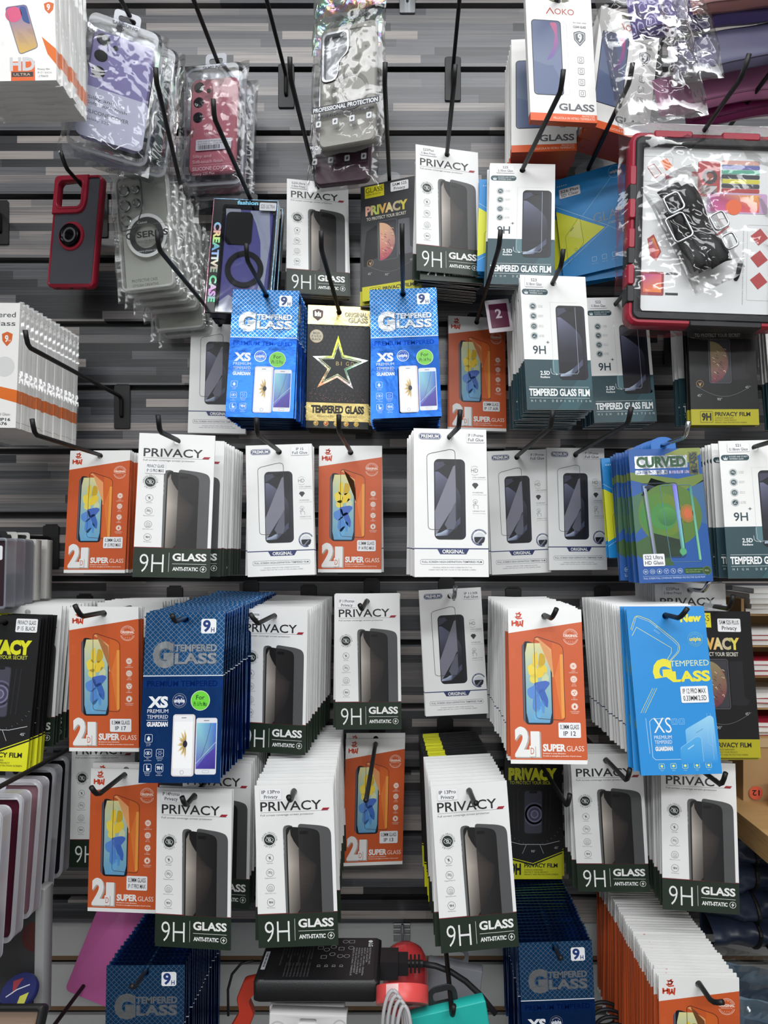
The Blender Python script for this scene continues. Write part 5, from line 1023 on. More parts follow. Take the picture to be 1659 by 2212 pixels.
b = MB(); b.lathe([(0, -.004), (.0125, -.004), (.014, -.0055), (.0162, -.005), (.0168, -.003), (.0168, 0)], 36, axis='y'); q = b.obj('finger_ring', mat('black_chrome', (36, 34, 38), .18, 1), rg, (0, -.0008, 0)); smooth_edges(q, .9)
b = MB(); b.lathe([(.008, -.0001), (.0095, -.0006), (.011, -.0001)], 30, axis='y'); b.obj('ring_mark', mat('dull_ring_mark', (84, 84, 90), .5), rg, (0, -.0048, 0))
b = MB()
for x in (-22, 0, 22): b.plate(RR(x-4, -1.6, x+4, 1.6, 1.5, 3), [], 0, .0006)
b.obj('port_opening', M_LENS, o, (0, -.0012, -.1274), (PI/2, 0, 0))
hook('black wire hook through the red case camera hole', -.4795, ZC+.538, -.108, tip=(-.004, -.012, .020))

# --- clear cases in bags
def clear_case(label, pose, seed, txt=False, group=None):
    x, y, z, ro, pi, ya = pose
    o = thing('clear_phone_case', label, 'case', (x/1000, y/1000, ZC+z/1000), (ro, pi, ya), group)
    c = MB(); c.plate(RR(-39, -172, 39, -12, 9), [RR(-36, -169, 36, -15, 7)], -.005, .006, bev=.0015); c = c.obj('case_bumper', M_TPU2, o); smooth_edges(c, .9)
    plate_obj('case_back', RR(-36.5, -169.5, 36.5, -14.5, 7), [], -.0035, -.002, M_TPU, c, 0)
    plate_obj('backing_card', RR(-35, -168, 35, -16, 6), [], .003, .0036, mat('pale_backing_card', (226, 226, 220), .5), o, 0)
    for x_, z_, r in ((-25, -33, 8), (-25, -54, 8), (-25, -75, 8), (-8, -33, 6), (-8, -52, 6)):
        b = MB(); b.lathe([(r/1000-.0022, -.0005), (r/1000-.0012, -.0018), (r/1000, -.0012), (r/1000+.0004, .001)], 22, axis='y'); smooth_edges(b.obj('lens_rim', M_LENSRING, c, (x_/1000, -.0040, z_/1000)))
    b = MB(); b.plate(rounded([(-.036, -.016), (.001, -.016), (.002, -.060), (-.010, -.086), (-.030, -.090), (-.036, -.086)], .008), [rounded([(-.0345, -.0175), (-.0005, -.0175), (.0005, -.060), (-.0108, -.0848), (-.030, -.0885), (-.0345, -.085)], .007)], -.0052, -.0034); b.obj('camera_edge', M_LENSRING, c)
    b = MB(); b.lathe([(.0175, -.0003), (.0250, -.0003)], 40, axis='y'); b.obj('magnet_ring', mat('grey_magnet_ring', (64, 64, 66), .4), c, (.004, -.0042, -.098))
    b = MB(); b.lathe([(.0255, -.0003), (.0300, -.0003)], 40, axis='y'); b.obj('white_ring', mat('white_ring', (222, 224, 224), .35), c, (.004, -.0042, -.098))
    if txt:
        def pr(A):
            A.text('CREATIVE CASE', 3, 4, 4.4, (60, 62, 64), 42, 2); A.text('Q', 26, 96, 8, (56, 56, 58), 9, 2, .03); A.text('SERIES', 42, 96, 8, (56, 56, 58), 46, 2, .03); A.text('HIGH QUALITY CASE', 42, 108, 3, (90, 90, 92), 38, 2)
            A.text('Camei', 44, 82, 3, (200, 200, 200), 14, 2); A.text('Good protection, more sensitive touch', 32, 86, 2, (110, 110, 112), 56, 2); A.text('more phone case', 42, 121, 2.6, (196, 196, 196), 30, 2)
            A.text('PROTECTIVE CASE', 30, 160, 4, (80, 80, 82), 38, 2); A.text('STYLISH CREATIVE', 31, 167, 3.6, (80, 80, 82), 38, 2)
            A.rr(66, 1, 94, 15, 1.5, (236, 236, 238), 2); A.text('S25Ultra', 68, 4.4, 6.2, (30, 30, 34), 23, 3)
        decal(o, 'bag_print', 96, 184, 0, -.0125, pr)
    bag(o, .096, .186, .001, .015, .002, seed)
    return o
M_TPU2 = mat('clear_bumper', (226, 228, 226), .12, alpha=.4, spec=.8)
q1 = (-371.5, -121.3, 536, -3.2, 2, -8.6)
clear_case('clear phone case with magnet ring in a bag, beside red case', q1, 2.2, True)
for k in range(5): clear_case('clear phone cases in bags behind the one with magnet ring print', (-366+k*5.5, -99+k*19, 534-k*4-(18 if k > 2 else 0), -2.5+rnd.uniform(-.5, .5), 1.5, -8), 3+k*1.7, False, 'clear cases behind the front bag')
hook('black wire hook holding the bagged clear cases', -.345, ZC+.531, -.292, kx=-.2)

# --- black box with purple case
def creative(label, pose, group=None):
    x, y, z, ro, pi, ya = pose
    o = thing('creative_case_box', label, 'case', (x/1000, y/1000, ZC+z/1000), (ro, pi, ya), group)
    b = MB(); b.plate(RR(-46, -176, 46, -6, 1.5), [RR(-31, -173, 42, -16, 3)], -.0085, .0085, bev=.0012); b.obj('box_shell', mat('black_gloss_box', (24, 24, 28), .2, coat=.4), o)
    b = MB()
    for q in ((-46.2, -176, -45.2, -6), (45.2, -176, 46.2, -6), (-46, -7, 46, -6)): b.box(q[0]/1000, q[2]/1000, -.0088, -.0078, q[1]/1000, q[3]/1000, (150, 190, 220) if q[2] > 0 else (210, 150, 170))
    b.obj('rainbow_edge', [M_CHROMEINK], o)
    b = MB(); b.plate(RR(-13, -8, 13, 10, 4), [RR(-8, -2.5, 8, 2.5, 2.2)], .003, .004); b.obj('hang_tab', M_PLATE, o)
    c = plate_obj('purple_case', RR(-29, -171, 40, -18, 8), [], -.004, .006, soft('purple_case_plastic', (84, 78, 160), .35), o, .0015)
    plate_obj('camera_block', RR(-27, -72, 11, -23, 7), [], -.0062, -.0035, M_LENS, c, .001)
    b = MB(); b.lathe([(.0195, .0005), (.0195, -.0012), (.0205, -.0022), (.0265, -.0022), (.0275, -.001), (.0275, .0005)], 40, axis='y'); smooth_edges(b.obj('ring_holder', M_LENS, c, (.004, -.0042, -.108)))
    def pr(A):
        A.poly([(52, 14), (80, 14), (84, 60), (80, 120), (82, 160), (74, 166), (66, 160), (74, 110), (70, 60), (62, 34)], (196, 198, 212), 1)
        A.poly([(18, 150), (30, 140), (44, 148), (46, 166), (18, 166)], (206, 206, 220), 1)
        A.poly([(17, 12), (38, 12), (44, 34), (34, 40), (20, 38)], (196, 198, 204), 1)
    decal(c, 'swoosh_print', 92, 170, -6, -.0041, pr)
    def pr2(A):
        A.text('CREATIVE CASE', 3, 148, 10, lambda x, y: (190+50*math.sin(y*.15), 200+40*math.sin(y*.2+2), 190+50*math.sin(y*.12+4)), 116, 2, .04, 'l', 0, 0, -PI/2) if False else None
        A.text('CREATIVE CASE', 13, 36, 9, lambda x, y: (170+70*math.sin(y*.15), 200+40*math.sin(y*.2+2), 190+50*math.sin(y*.12+4)), 118, 2, .05, 'l', 0, 0, PI/2)
        A.text('fashion', 34, 2.6, 5.4, (120, 200, 230), 30, 2, .04); A.rr(66, 4, 90, 16, 1.5, (190, 192, 196), 2); A.text('S25 ULTRA', 68, 7, 5.6, (60, 60, 66), 20, 3)
    decal(o, 'box_print', 92, 170, -6, -.0088, pr2)
    b = MB(); b.box(-.0315, .0425, -.0083, -.0080, -.1735, -.0155); b.obj('window_film', M_BLISTER, o)
    return o
creative('black box with purple case and upright rainbow lettering', (-228.7, -91.4, 504.8, 3, -5.8, -1.2))
creative('second black case box hidden behind the rainbow-lettered one', (-227, -68, 504, 2, -5.8, -1.2))
hook('black wire hook holding the rainbow-lettered black box', -.2255, ZC+.5055, -.276)

# --- grey and plum cases in rainbow bags
def bag_case(label, pose, col, cname, seed, neck=True):
    x, y, z, ro, pi, ya = pose
    o = thing('bagged_phone_case', label, 'case', (x/1000, y/1000, ZC+z/1000), (ro, pi, ya))
    D = -62
    m = soft(cname, col, .4)
    cam_o_ = rounded([(-.037, (D-8)/1000), (.001, (D-8)/1000), (.002, (D-40)/1000), (-.012, (D-50)/1000), (-.014, (D-72)/1000), (-.020, (D-78)/1000), (-.037, (D-78)/1000)], [.008, .007, .008, .006, .006, .006, .008], 6)
    cxm = sum(p[0] for p in cam_o_)/len(cam_o_); czm = sum(p[1] for p in cam_o_)/len(cam_o_)
    inner = [(cxm+(p[0]-cxm)*.86, czm+(p[1]-czm)*.93) for p in cam_o_]
    c = plate_obj('phone_case', RR(-40, D-170, 40, D, 8), [cam_o_], -.005, .005, m, o, .0016)
    b = MB(); b.plate(cam_o_, [inner], -.0068, .004, bev=0); b.obj('camera_frame', M_LENSRING, c)
    plate_obj('paper_insert', RR(-36, D-166, 36, D-4, 6), [], .0012, .0018, mat('grey_insert_paper', (186, 188, 192), .5), o, 0)
    b = MB(); b.lathe([(.0215, -.0004), (.0268, -.0004)], 44, axis='y'); b.obj('magnet_ring', soft(cname+'_ring', tuple(v*.74 for v in col), .4), c, (.004, -.0051, (D-96)/1000))
    b = MB(); b.plate(RR(-1.5, -8, 1.5, 8, 1), [], -.0003, .0005); b.obj('magnet_bar', soft(cname+'_ring', col), c, (.006, -.0051, (D-136)/1000))
    def pr(A):
        K = (28, 28, 44)
        A.text('Fashion case', 30, 4, 6, (30, 30, 50), 50, 2, .02)
        A.rect(0, 186, 96, 195, K, 2); A.text('PROFESSIONAL PROTECTION', 2, 187.8, 5.6, (226, 228, 232), 92, 3, .03); A.text('MOBILE PHONE ACCESSORIES', 8, 198.5, 4.2, (70, 70, 76), 74, 2, .02)
        for k in range(4): x = 10+k*24; A.rr(x-4, 206, x+4, 215, 1.6, (214, 216, 218), 2); A.stroke(rrect(x-4, 206, x+4, 215, 1.6), .5, (90, 90, 96), 3); A.poly([(x-2, 211), (x, 208), (x+2, 210), (x, 213)], (80, 80, 86), 3); A.text('ANTI-SCRATCH', x, 217, 1.6, (90, 90, 96), 12, 2, 0, 'c')
    decal(o, 'bag_print', 96, 246, 8, -.0125, pr)
    bag(o, .104, .252, .012, .020, .0035, seed)
    b = pillow(.104, .056, .012, .010, .008, seed+.5, 24, 16, back=False); q = b.obj('rainbow_header', M_HOLO2, o, (0, -.0045, 0)); q.data.polygons.foreach_set('use_smooth', [True]*len(q.data.polygons))
    return o
def holo_mat():
    m, nt, b = nodes('rainbow_header_film'); N = nt.nodes; L = nt.links
    tc = N.new('ShaderNodeTexCoord'); nz = N.new('ShaderNodeTexNoise'); nz.inputs['Scale'].default_value = 45; nz.inputs['Distortion'].default_value = 2; L.new(tc.outputs['Object'], nz.inputs['Vector'])
    lw = N.new('ShaderNodeLayerWeight'); lw.inputs[0].default_value = .5
    ad = N.new('ShaderNodeMath'); ad.operation = 'ADD'; L.new(nz.outputs[0], ad.inputs[0]); L.new(lw.outputs['Facing'], ad.inputs[1])
    cr = N.new('ShaderNodeValToRGB'); e = cr.color_ramp.elements; e[0].position = .3; e[0].color = (.75, .75, .8, 1); e[1].position = 1.05 if False else 1; e[1].color = (.8, .82, .85, 1)
    for p, c in ((.45, (.9, .85, .3)), (.55, (.9, .35, .25)), (.64, (.55, .3, .7)), (.74, (.25, .6, .8)), (.84, (.5, .85, .45))): q = e.new(p); q.color = (*c, 1)
    L.new(ad.outputs[0], cr.inputs[0]); L.new(cr.outputs[0], b.inputs['Base Color']); b.inputs['Metallic'].default_value = .9; b.inputs['Roughness'].default_value = .2; b.inputs['Alpha'].default_value = .75
    bp = N.new('ShaderNodeBump'); bp.inputs['Strength'].default_value = .8; bp.inputs['Distance'].default_value = .003; L.new(nz.outputs[0], bp.inputs['Height']); L.new(bp.outputs[0], b.inputs['Normal'])
    return m
M_HOLO2 = holo_mat()
bag_case('grey phone case in clear bag with rainbow header, top centre', (-78, -136.8, 777, -.5, -3.8, -16), (150, 148, 142), 'grey_case_plastic', 1.3)
bag_case('plum phone case in bag below and behind the grey one', (-84, -104, 745, 1, -3, -14), (76, 54, 66), 'plum_case_plastic', 4.9)
hook('black wire hook holding the bagged grey and plum cases', -.0795, ZC+.776, -.2, tip=(0, -.01, .01))
hook('chrome wire hook at top, right of the rainbow bag', .0, ZC+.888, -.25, m=M_CHROME, plate_m=M_CHROME)

# --- boxed glass, top right and left
def boxes(t, pose, n, step, label, blabel, kx=0, kz=0, film=True, gap=None, bend=None):
    x, y, z, ro, pi, ya, sz = pose
    for k in range(n):
        o = put(t, x+kx*k*step, y+k*step, z+kz*k*step, ro+rnd.uniform(-.8, .8)*(k > 0), pi, ya, sz, label if k == 0 else blabel, None if k == 0 else blabel)
        if film: f = o.copy(); f.data = BOXFILM(t); C.objects.link(f); f.name = 'clear_wrap'; [f.pop(p) for p in ('label', 'category', 'group') if p in f]; f.parent = o; f.location = (0, 0, 0); f.rotation_euler = (0, 0, 0); f.scale = (1, 1, 1)
_BF = {}
def BOXFILM(t):
    if t not in _BF:
        W, H, hz = DIM[t]
        b = pillow((W+7)/1000, (H+7)/1000, (hz+3.5)/1000, .0094, .0012, 3.3, 22, 30)
        _BF[t] = b.mesh('clear_wrap', [M_FILM], True)
    return _BF[t]
boxes('HDC', (-440.5, -318, 669, -2.5, -3, 2, 1), 7, 10.6, 'white and orange boxed glass in shiny wrap, top left corner', 'white boxed glass packs stacked behind the top left corner one', kx=.03)
hook('black wire hook holding the boxed glass at top left corner', -.44, ZC+.6705, -.345)
boxes('HDB', (-540, -201, 310, 1, -2, -1, 1), 14, 10.9, 'white tempered glass box with orange wedge at left edge', 'white tempered glass boxes in wrap behind the left edge one', kx=.03)
hook('black wire hook holding the tempered glass boxes at left edge', -.536, ZC+.3115, -.23, kx=.03)
boxes('AOKO', (196.3, -180.4, 716.1, -.9, -5.3, 6, 1), 1, 10, 'frontmost white glass box with orange foot, upper right', '', film=False)
boxes('AOKO', (189, -118, 707.8, .4, -7, -4, .99), 7, 10.5, 'white glass box just behind the frontmost orange-footed one', 'white orange-footed boxes stacked at the back, upper right', film=False)
hook('black wire hook holding the orange-footed glass boxes', .194, ZC+.717, -.24)
boxes('AOKO', (300, -150, 716, 9, -4, 12, 1), 6, 10.3, 'tilted white orange-footed box beside the purple pouches', 'orange-footed boxes behind the tilted one by the purple pouches', film=False)
hook('black wire hook holding the tilted orange-footed boxes', .300, ZC+.7175, -.205)

# --- tablet case in a bag
tb = thing('tablet_case', 'red and black tablet case in clear bag, right side', 'case', (.380, -.205, ZC+.537), (2, -2, 0))
TW, T1, T0 = 98, -12, -258
plate_obj('red_shell', RR(-TW, T0, TW, T1, 13), [RR(-TW+9, T0+9, TW-9, T1-9, 8)], -.011, .011, M_RED, tb, .003)
M_BLKR = mat('black_rubber', (30, 30, 33), .5)
plate_obj('black_bumper', RR(-TW+6, T0+6, TW-6, T1-6, 9), [RR(-TW+17, T0+17, TW-17, T1-17, 5)], -.0125, .008, M_BLKR, tb, .002)
for q in [(-TW-1, z-13, -TW+8, z+13) for z in (-70, -112, -150, -196)]+[(x-24, T1-9, x+24, T1+1) for x in (-45, 40)]:
    plate_obj('grip_block', RR(*q, 2.5), [], -.0135, .009, M_RED, tb, .0015)
for q in [(-TW-1.2, z-11, -TW+9, z+11) for z in (-91, -172, -220)]+[(-20, T0-1, 70, T0+7)]:
    plate_obj('black_grip', RR(*q, 2), [], -.013, .0085, M_BLKR, tb, .0015)
plate_obj('paper_insert', RR(-TW+15, T0+15, TW-15, T1-15, 3), [], -.006, -.0052, mat('white_insert_paper', (226, 227, 228), .5), tb, 0)
def tabprint(A):
    R = (170, 60, 66)
    A.stroke(rrect(2, 12, 40, 44, 2), .3, (170, 170, 172), 1); A.poly([(8, 26), (16, 22), (26, 34), (18, 40)], (210, 206, 206), 2); A.stroke([(8, 26), (16, 22), (26, 34), (18, 40)], .8, R, 3); A.poly([(24, 18), (32, 14), (40, 24), (32, 30)], (222, 110, 50), 2); A.poly([(30, 34), (40, 38), (32, 42)], R, 2)
    A.rr(72, 16, 100, 62, 3, (172, 60, 62), 1); A.disc(87, 36, 9.5, (54, 50, 54), 2); A.disc(87, 36, 5, (140, 70, 60), 3); A.rr(76, 47, 96, 58, 1, (120, 108, 106), 2); A.rr(64, 30, 73, 36, 1, (172, 60, 62), 1)
    for k, c in enumerate(((206, 160, 150), (90, 96, 160), (84, 164, 140), (40, 44, 52), (204, 196, 60), (52, 52, 60), (170, 60, 62))): A.rr(102, 14+k*6, 150, 19.4+k*6, 1.5, c, 1)
    A.rr(84, 56, 160, 82, 3, (196, 160, 196), 2); A.poly([(88, 58), (150, 58), (150, 80), (88, 80)], [(150, 60, 120), (240, 170, 80), (220, 80, 60), (200, 90, 160)], 3); A.poly(circ(118, 74, 10, 16), (226, 100, 50), 4)
    A.poly([(10, 118), (18, 112), (28, 134), (22, 146), (14, 140)], (172, 60, 62), 1); A.poly([(12, 120), (18, 116), (26, 134), (21, 142)], [(120, 60, 120), (240, 160, 60), (230, 110, 50), (210, 80, 70)], 2)
    A.rr(3, 160, 32, 190, 2, (150, 50, 56), 1); A.poly([(6, 163), (29, 163), (29, 186), (6, 186)], [(170, 60, 130), (220, 90, 120), (240, 140, 50), (230, 110, 60)], 2); A.rect(34, 160, 50, 163, (40, 40, 44), 1); A.rect(34, 186, 50, 189, (40, 40, 44), 1)
    A.stroke([(98, 110), (112, 98)], 2.6, (176, 60, 64), 2, False); A.stroke(circ(100, 104, 5, 14), .5, (120, 120, 122), 2); A.stroke([(100, 84+8), (100, 90), (110, 88)], .4, (120, 120, 122), 1, False)
    for k in range(3): A.poly([(140, 110+k*28), (152, 100+k*28), (162, 112+k*28), (150, 122+k*28)], (176, 64, 66), 2)
    for k in range(5): A.text('Do make it surely  I by the back', 132, 100+k*20, 1.6, (150, 150, 152), 18, 1, 0, 'l', 0, 0, PI/2)
    A.stroke(rrect(136, 96, 166, 192, 2), .3, (180, 180, 182), 1)
    for k in range(3): A.stroke([(2, 50+k*34+(k > 0)*10), (34, 50+k*34+(k > 0)*10)], .25, (190, 190, 192), 1, False)
decal(tb, 'insert_print', 166, 214, -29, -.0062, tabprint)
st = MB(); P0 = Vector((-.050, -.017, -.085)); ang = math.radians(-62); dx, dz = Vector((math.cos(ang), 0, math.sin(ang))), Vector((-math.sin(ang)*.62, 0, math.cos(ang)*.62)).normalized()
def loopstrap(w0, L, off, h):
    pts = []
    for k in range(33): t = k/32; pts.append((t*L, off+h*math.sin(t*PI)*(1 if k % 2 else .96)))
    return pts
def strapband(b, u0, u1, v0, v1, y, wav=.0):
    n = 26
    f = lambda s, t: (lambda u, v: tuple(P0+dx*u+dz*v+Vector((0, y-.004*math.sin(s*9)+wav*math.sin(t*PI), 0))))(u0+(u1-u0)*s, v0+(v1-v0)*t)
    b.grid(f, n, 8)
strapband(st, 0, .115, -.018, .012, 0, -.006); strapband(st, .01, .118, -.004, .024, -.004, -.008); strapband(st, .03, .112, -.026, -.004, -.006, -.006)
s_o = st.obj('shoulder_strap', mat('black_webbing', (24, 24, 26), .6, bscale=900, bstr=.5), tb)
md = s_o.modifiers.new('s', 'SOLIDIFY'); md.thickness = .0022
for p in s_o.data.polygons: p.use_smooth = True
for i, (u, v, w_, h_) in enumerate(((.056, -.022, .016, .012), (.07, .026, .010, .009), (.098, .026, .009, .008), (.026, -.014, .011, .01))):
    c = P0+dx*u+dz*v+Vector((0, -.016, 0)); q = rounded([(-w_, -h_), (w_, -h_), (w_, h_), (-w_, h_)], .005, 4)
    pts = [c+dx*a+dz*b_ for a, b_ in q]; pts.append(pts[0]); bb = MB(); bb.tube(pts, .0014, n=8, cap=False); k_ = bb.obj('metal_buckle' if i else 'metal_loop', M_CHROME, s_o)
    for p in k_.data.polygons: p.use_smooth = True
zb = pillow(.070, .150, .006, .020, .0025, 8.8); zb = zb.obj('zip_bag', M_FILM, tb, tuple(P0+dx*.06+dz*.0+Vector((-.03*0, -.004, .07*0))), (0, math.radians(-28), 0))
for v in zb.data.vertices: v.co.z += .066
for p in zb.data.polygons: p.use_smooth = True
bag(tb, .222, .275, .006, .036, .0055, 6.4)
b = MB(); b.plate(RR(-104, -10, 104, 7, 2), [circ(0, 0, .004, 12)], .001, .0018); b.obj('white_header', mat('white_header_card', (222, 222, 222), .4), tb)
hook('black wire hook holding the bagged tablet case', .380, ZC+.5385, -.298, tip=(.004, -.014, .02))
hd = thing('tablet_case', 'second tablet pack, only its white header seen behind the red-black one', 'case', (.445, -.115, ZC+.585), (-1, 0, 0))
b = MB(); b.plate(RR(-112, -40, 112, 9, 2), [circ(0, 0, .0042, 12)], .0, .001); b.obj('white_header', MATS['white_header_card'], hd)
plate_obj('black_back', RR(-108, -230, 108, -20, 12), [], .002, .014, M_BLKR, hd, .002)
decal(hd, 'header_print', 224, 49, 9, -.0003, lambda A: A.text('MADE IN CHINA', 150, 38, 4.6, (70, 70, 74), 46, 2, .03))
hook('black wire hook behind the tablet bag holding the second tablet pack', .445, ZC+.5865, -.24)

# --- purple and pink pouches wrapped in plastic
def pouch(label, px0, py0, wpx, hpx, d, roll, col, nm, seed, th=.026):
    p = at(px0, py0, d); W, H = wpx*d/1534, hpx*d/1534
    o = thing('soft_case_pouch', label, 'pouch', tuple(p), (roll, -4, 0), 'bundle of soft pouches in plastic')
    b = MB()
    def f(side):
        def g(u, v):
            a = (1-abs(2*u-1)**8); c = (1-abs(2*v-1)**6); x = W*u; z = -H*v
            return (x, side*th/2*(a*c)**.45+.003*noise.noise(Vector((x*22+seed, z*22, seed))), z+.004*noise.noise(Vector((x*14, seed, 1))))
        return g
    b.grid(f(-1), 26, 14); b.grid(f(1), 12, 8)
    q = b.obj('pouch_body', soft(nm, col, .5), o); q.data.polygons.foreach_set('use_smooth', [True]*len(q.data.polygons))
    b = MB(); b.tube([f(-1)(k/30, .9) for k in range(1, 30)], .0012, n=6); b.obj('seam', soft(nm+'_seam', tuple(v*.8 for v in col), .6), o)
pouch('violet pouch at the top of the plastic-wrapped bundle, right', 1352, 0, 330, 92, .86, -9, (88, 74, 138), 'violet_fabric', 1.1)
pouch('beige and red pouch at the top right corner of the bundle', 1482, -40, 260, 80, .84, -10, (150, 104, 104), 'dusty_red_fabric', 2.4)
pouch('slate blue pouch in the middle of the wrapped bundle', 1440, 96, 300, 88, .875, -11, (104, 102, 132), 'slate_fabric', 3.3)
pouch('pink pouch in the lower half of the wrapped bundle', 1408, 172, 330, 84, .915, -10, (184, 116, 156), 'pink_fabric', 4.2)
pouch('magenta pouch at the bottom of the wrapped bundle', 1470, 214, 260, 66, .945, -9, (140, 40, 100), 'magenta_fabric', 5.6)
pk = thing('plastic_wrap', 'crinkled clear plastic wrapped round the purple and pink pouches', 'plastic wrap', tuple(at(1500, 62, .82)), (-9, -4, 0))
bag(pk, .105, .19, .085, .03, .007, 11.2, name='wrap_sheet')
bag(pk, .060, .13, .075, .016, .006, 13.4, name='wrap_flap', y=.012); pk.children[-1].location.x = -.055

hook('black wire hook holding the plastic-wrapped pouches, top right', .385, ZC+.768, -.25)

# --- tag beside the orange package
o = thing('price_tag', 'small white tag with plum square beside the orange package', 'tag', tuple(at(1078, 682, .985)), (-8, -4, 6))
b = MB(); b.plate(RR(-17, -23, 17, 23, 1.5), [], 0, .0012); b.obj('card', mat('tag_card', (224, 216, 222), .45), o)
decal(o, 'tag_print', 34, 46, 23, -.0002, lambda A: (A.rr(4, 6, 30, 40, 1, (104, 30, 66), 1), A.text('2', 12, 14, 12, (236, 220, 230), 9, 2, .03)))

# --- clear cases on the lower left hook
cols = [((150, 148, 152), 'misty_case'), ((84, 30, 48), 'plum_hard_case'), ((150, 112, 122), 'rose_case'), ((24, 24, 28), 'black_hard_case'), ((30, 30, 34), 'charcoal_case'), ((90, 90, 96), 'grey_hard_case')]
lab = ['clear edged case at the front of the lower left stack', 'plum case second in the lower left stack of trays', 'rosy case in the middle of the lower left stack', 'black case behind the rosy one at lower left', 'charcoal case near the back of the lower left stack', 'grey case at the back of the lower left stack']
for k in range(6):
    y = -345+k*57; d = (1110+y)/1000; rx = [-432, -440, -448, -459, -470, -492][k]
    o = thing('clear_case_tray', lab[k], 'case', ((rx-41)/1000, y/1000, ZC-.272-.002*k), (1.5+rnd.uniform(-1, 1), -5, 4), 'case trays on the lower left hook')
    tr = MB(); tr.plate(RR(-41, -168, 41, -4, 11), [RR(-37, -164, 37, -8, 8)], -.012, .012, bev=.0035); q = tr.obj('clear_tray', M_TRAYFROST if 'M_TRAYFROST' in globals() else mat('milky_tray', (214, 214, 220), .18, alpha=.62, spec=.7), o); smooth_edges(q, .7)
    plate_obj('phone_case', RR(-38.5, -165.5, 38.5, -6.5, 8), [], -.006, .008, soft(cols[k][1], cols[k][0], .3), o, .002)
    b = MB(); b.plate(RR(-12, -6, 12, 9, 4), [circ(0, 0.0015, .004, 12)], .008, .009); b.obj('hang_tab', M_GREYTAB, o)
hook('black wire hook holding the lower left case trays', -.505, ZC-.2695, -.37, kx=.12)
hook('black wire hook running past the lower left case trays', -.440, ZC-.262, -.335, kx=.04, tip=(-.01, -.012, .004), plate=False)

# --- dark packs and white boxes at the left edge
for k, (y, rx, m_, lb, st_) in enumerate(((-205, -506, 0, 'plum dark case pack with white sticker at the left edge', 1), (-170, -513, 0, 'dark clear-edged pack behind the plum one at left edge', 0), (-138, -519, 0, 'third dark pack at left edge, next to white boxes', 0), (-108, -521, 1, 'white phone case box at left edge, left of its twin', 0), (-72, -523, 1, 'rearmost white phone case box at the left edge', 0))):
    o = thing('case_pack', lb, 'case', ((rx-42)/1000, y/1000, ZC+.016), (0, -3, 3))
    if m_ == 0:
        plate_obj('dark_box', RR(-41, -88, 41, -2, 3), [], -.010, .010, soft('dark_plum_box', (44, 26, 34), .3), o, .001)
        b = MB(); b.plate(RR(-43, -90, 43, 0, 4), [RR(-40.5, -87, 40.5, -3, 3)], -.013, .013, bev=.001); b.obj('clear_edge', mat('clear_pack_edge', (150, 154, 164), .2, alpha=.7), o)
        if st_: decal(o, 'model_sticker', 86, 170, 0, -.0105, lambda A: (A.rr(50, 10, 80, 28, 2, (232, 232, 236), 1), A.text('15 Promax', 53, 15, 6, (30, 30, 34), 24, 2)))
    else:
        plate_obj('box_body', RR(-42, -86, 42, 0, 1.5), [], -.009, .009, mat('white_box_card', (206, 204, 200), .5), o, .0006)
        decal(o, 'box_print', 84, 160, 0, -.0092, lambda A: (A.rr(10, 24, 76, 84, 7, (120, 120, 122), 1), A.rr(12, 26, 74, 82, 6, (70, 66, 66), 2)))
    b = MB(); b.plate(RR(-12, -4, 12, 11, 4), [circ(0, 0.003, .004, 12)], .001, .002); b.obj('hang_tab', M_BLKR if m_ == 0 else MATS['white_box_card'], o)
hook('black wire hook holding the dark packs and white boxes at left', -.556, ZC+.0205, -.29, kx=.06)

# --- bottom: pink case, adapter, tape, cable, packages
o = thing('flat_phone_case', 'plain pink flat case tilted beside the bottom left blue foil', 'case', (-.437, -.075, ZC-.585), (21.7, -2, 0))
plate_obj('pink_panel', RR(-37, -72, 37, 78, 8), [circ(0, .070, .004, 12)], -.0022, .0022, soft('candy_pink_plastic', (206, 104, 168), .4), o, .0008)
hook('black wire hook below the tilted pink case', -.4705, ZC-.632, -.26)
hook('black wire hook behind the pink case, its plate low', -.4060, ZC-.517, -.085, tip=(0, -.003, .003))
ad = thing('power_adapter', 'black laptop power adapter with white printed label, bottom centre', 'adapter', (-.1055, -.245, ZC-.5215), (0, 0, 0))
b = MB(); b.plate(RR(-72.5, -47, 72.5, 47, 5), [], 0, .026, bev=.003); q = b.obj('adapter_body', mat('black_adapter_plastic', (25, 25, 27), .45, bscale=700, bstr=.2), ad, (0, 0, .026), (-PI/2, 0, 0)); smooth_edges(q, .9)
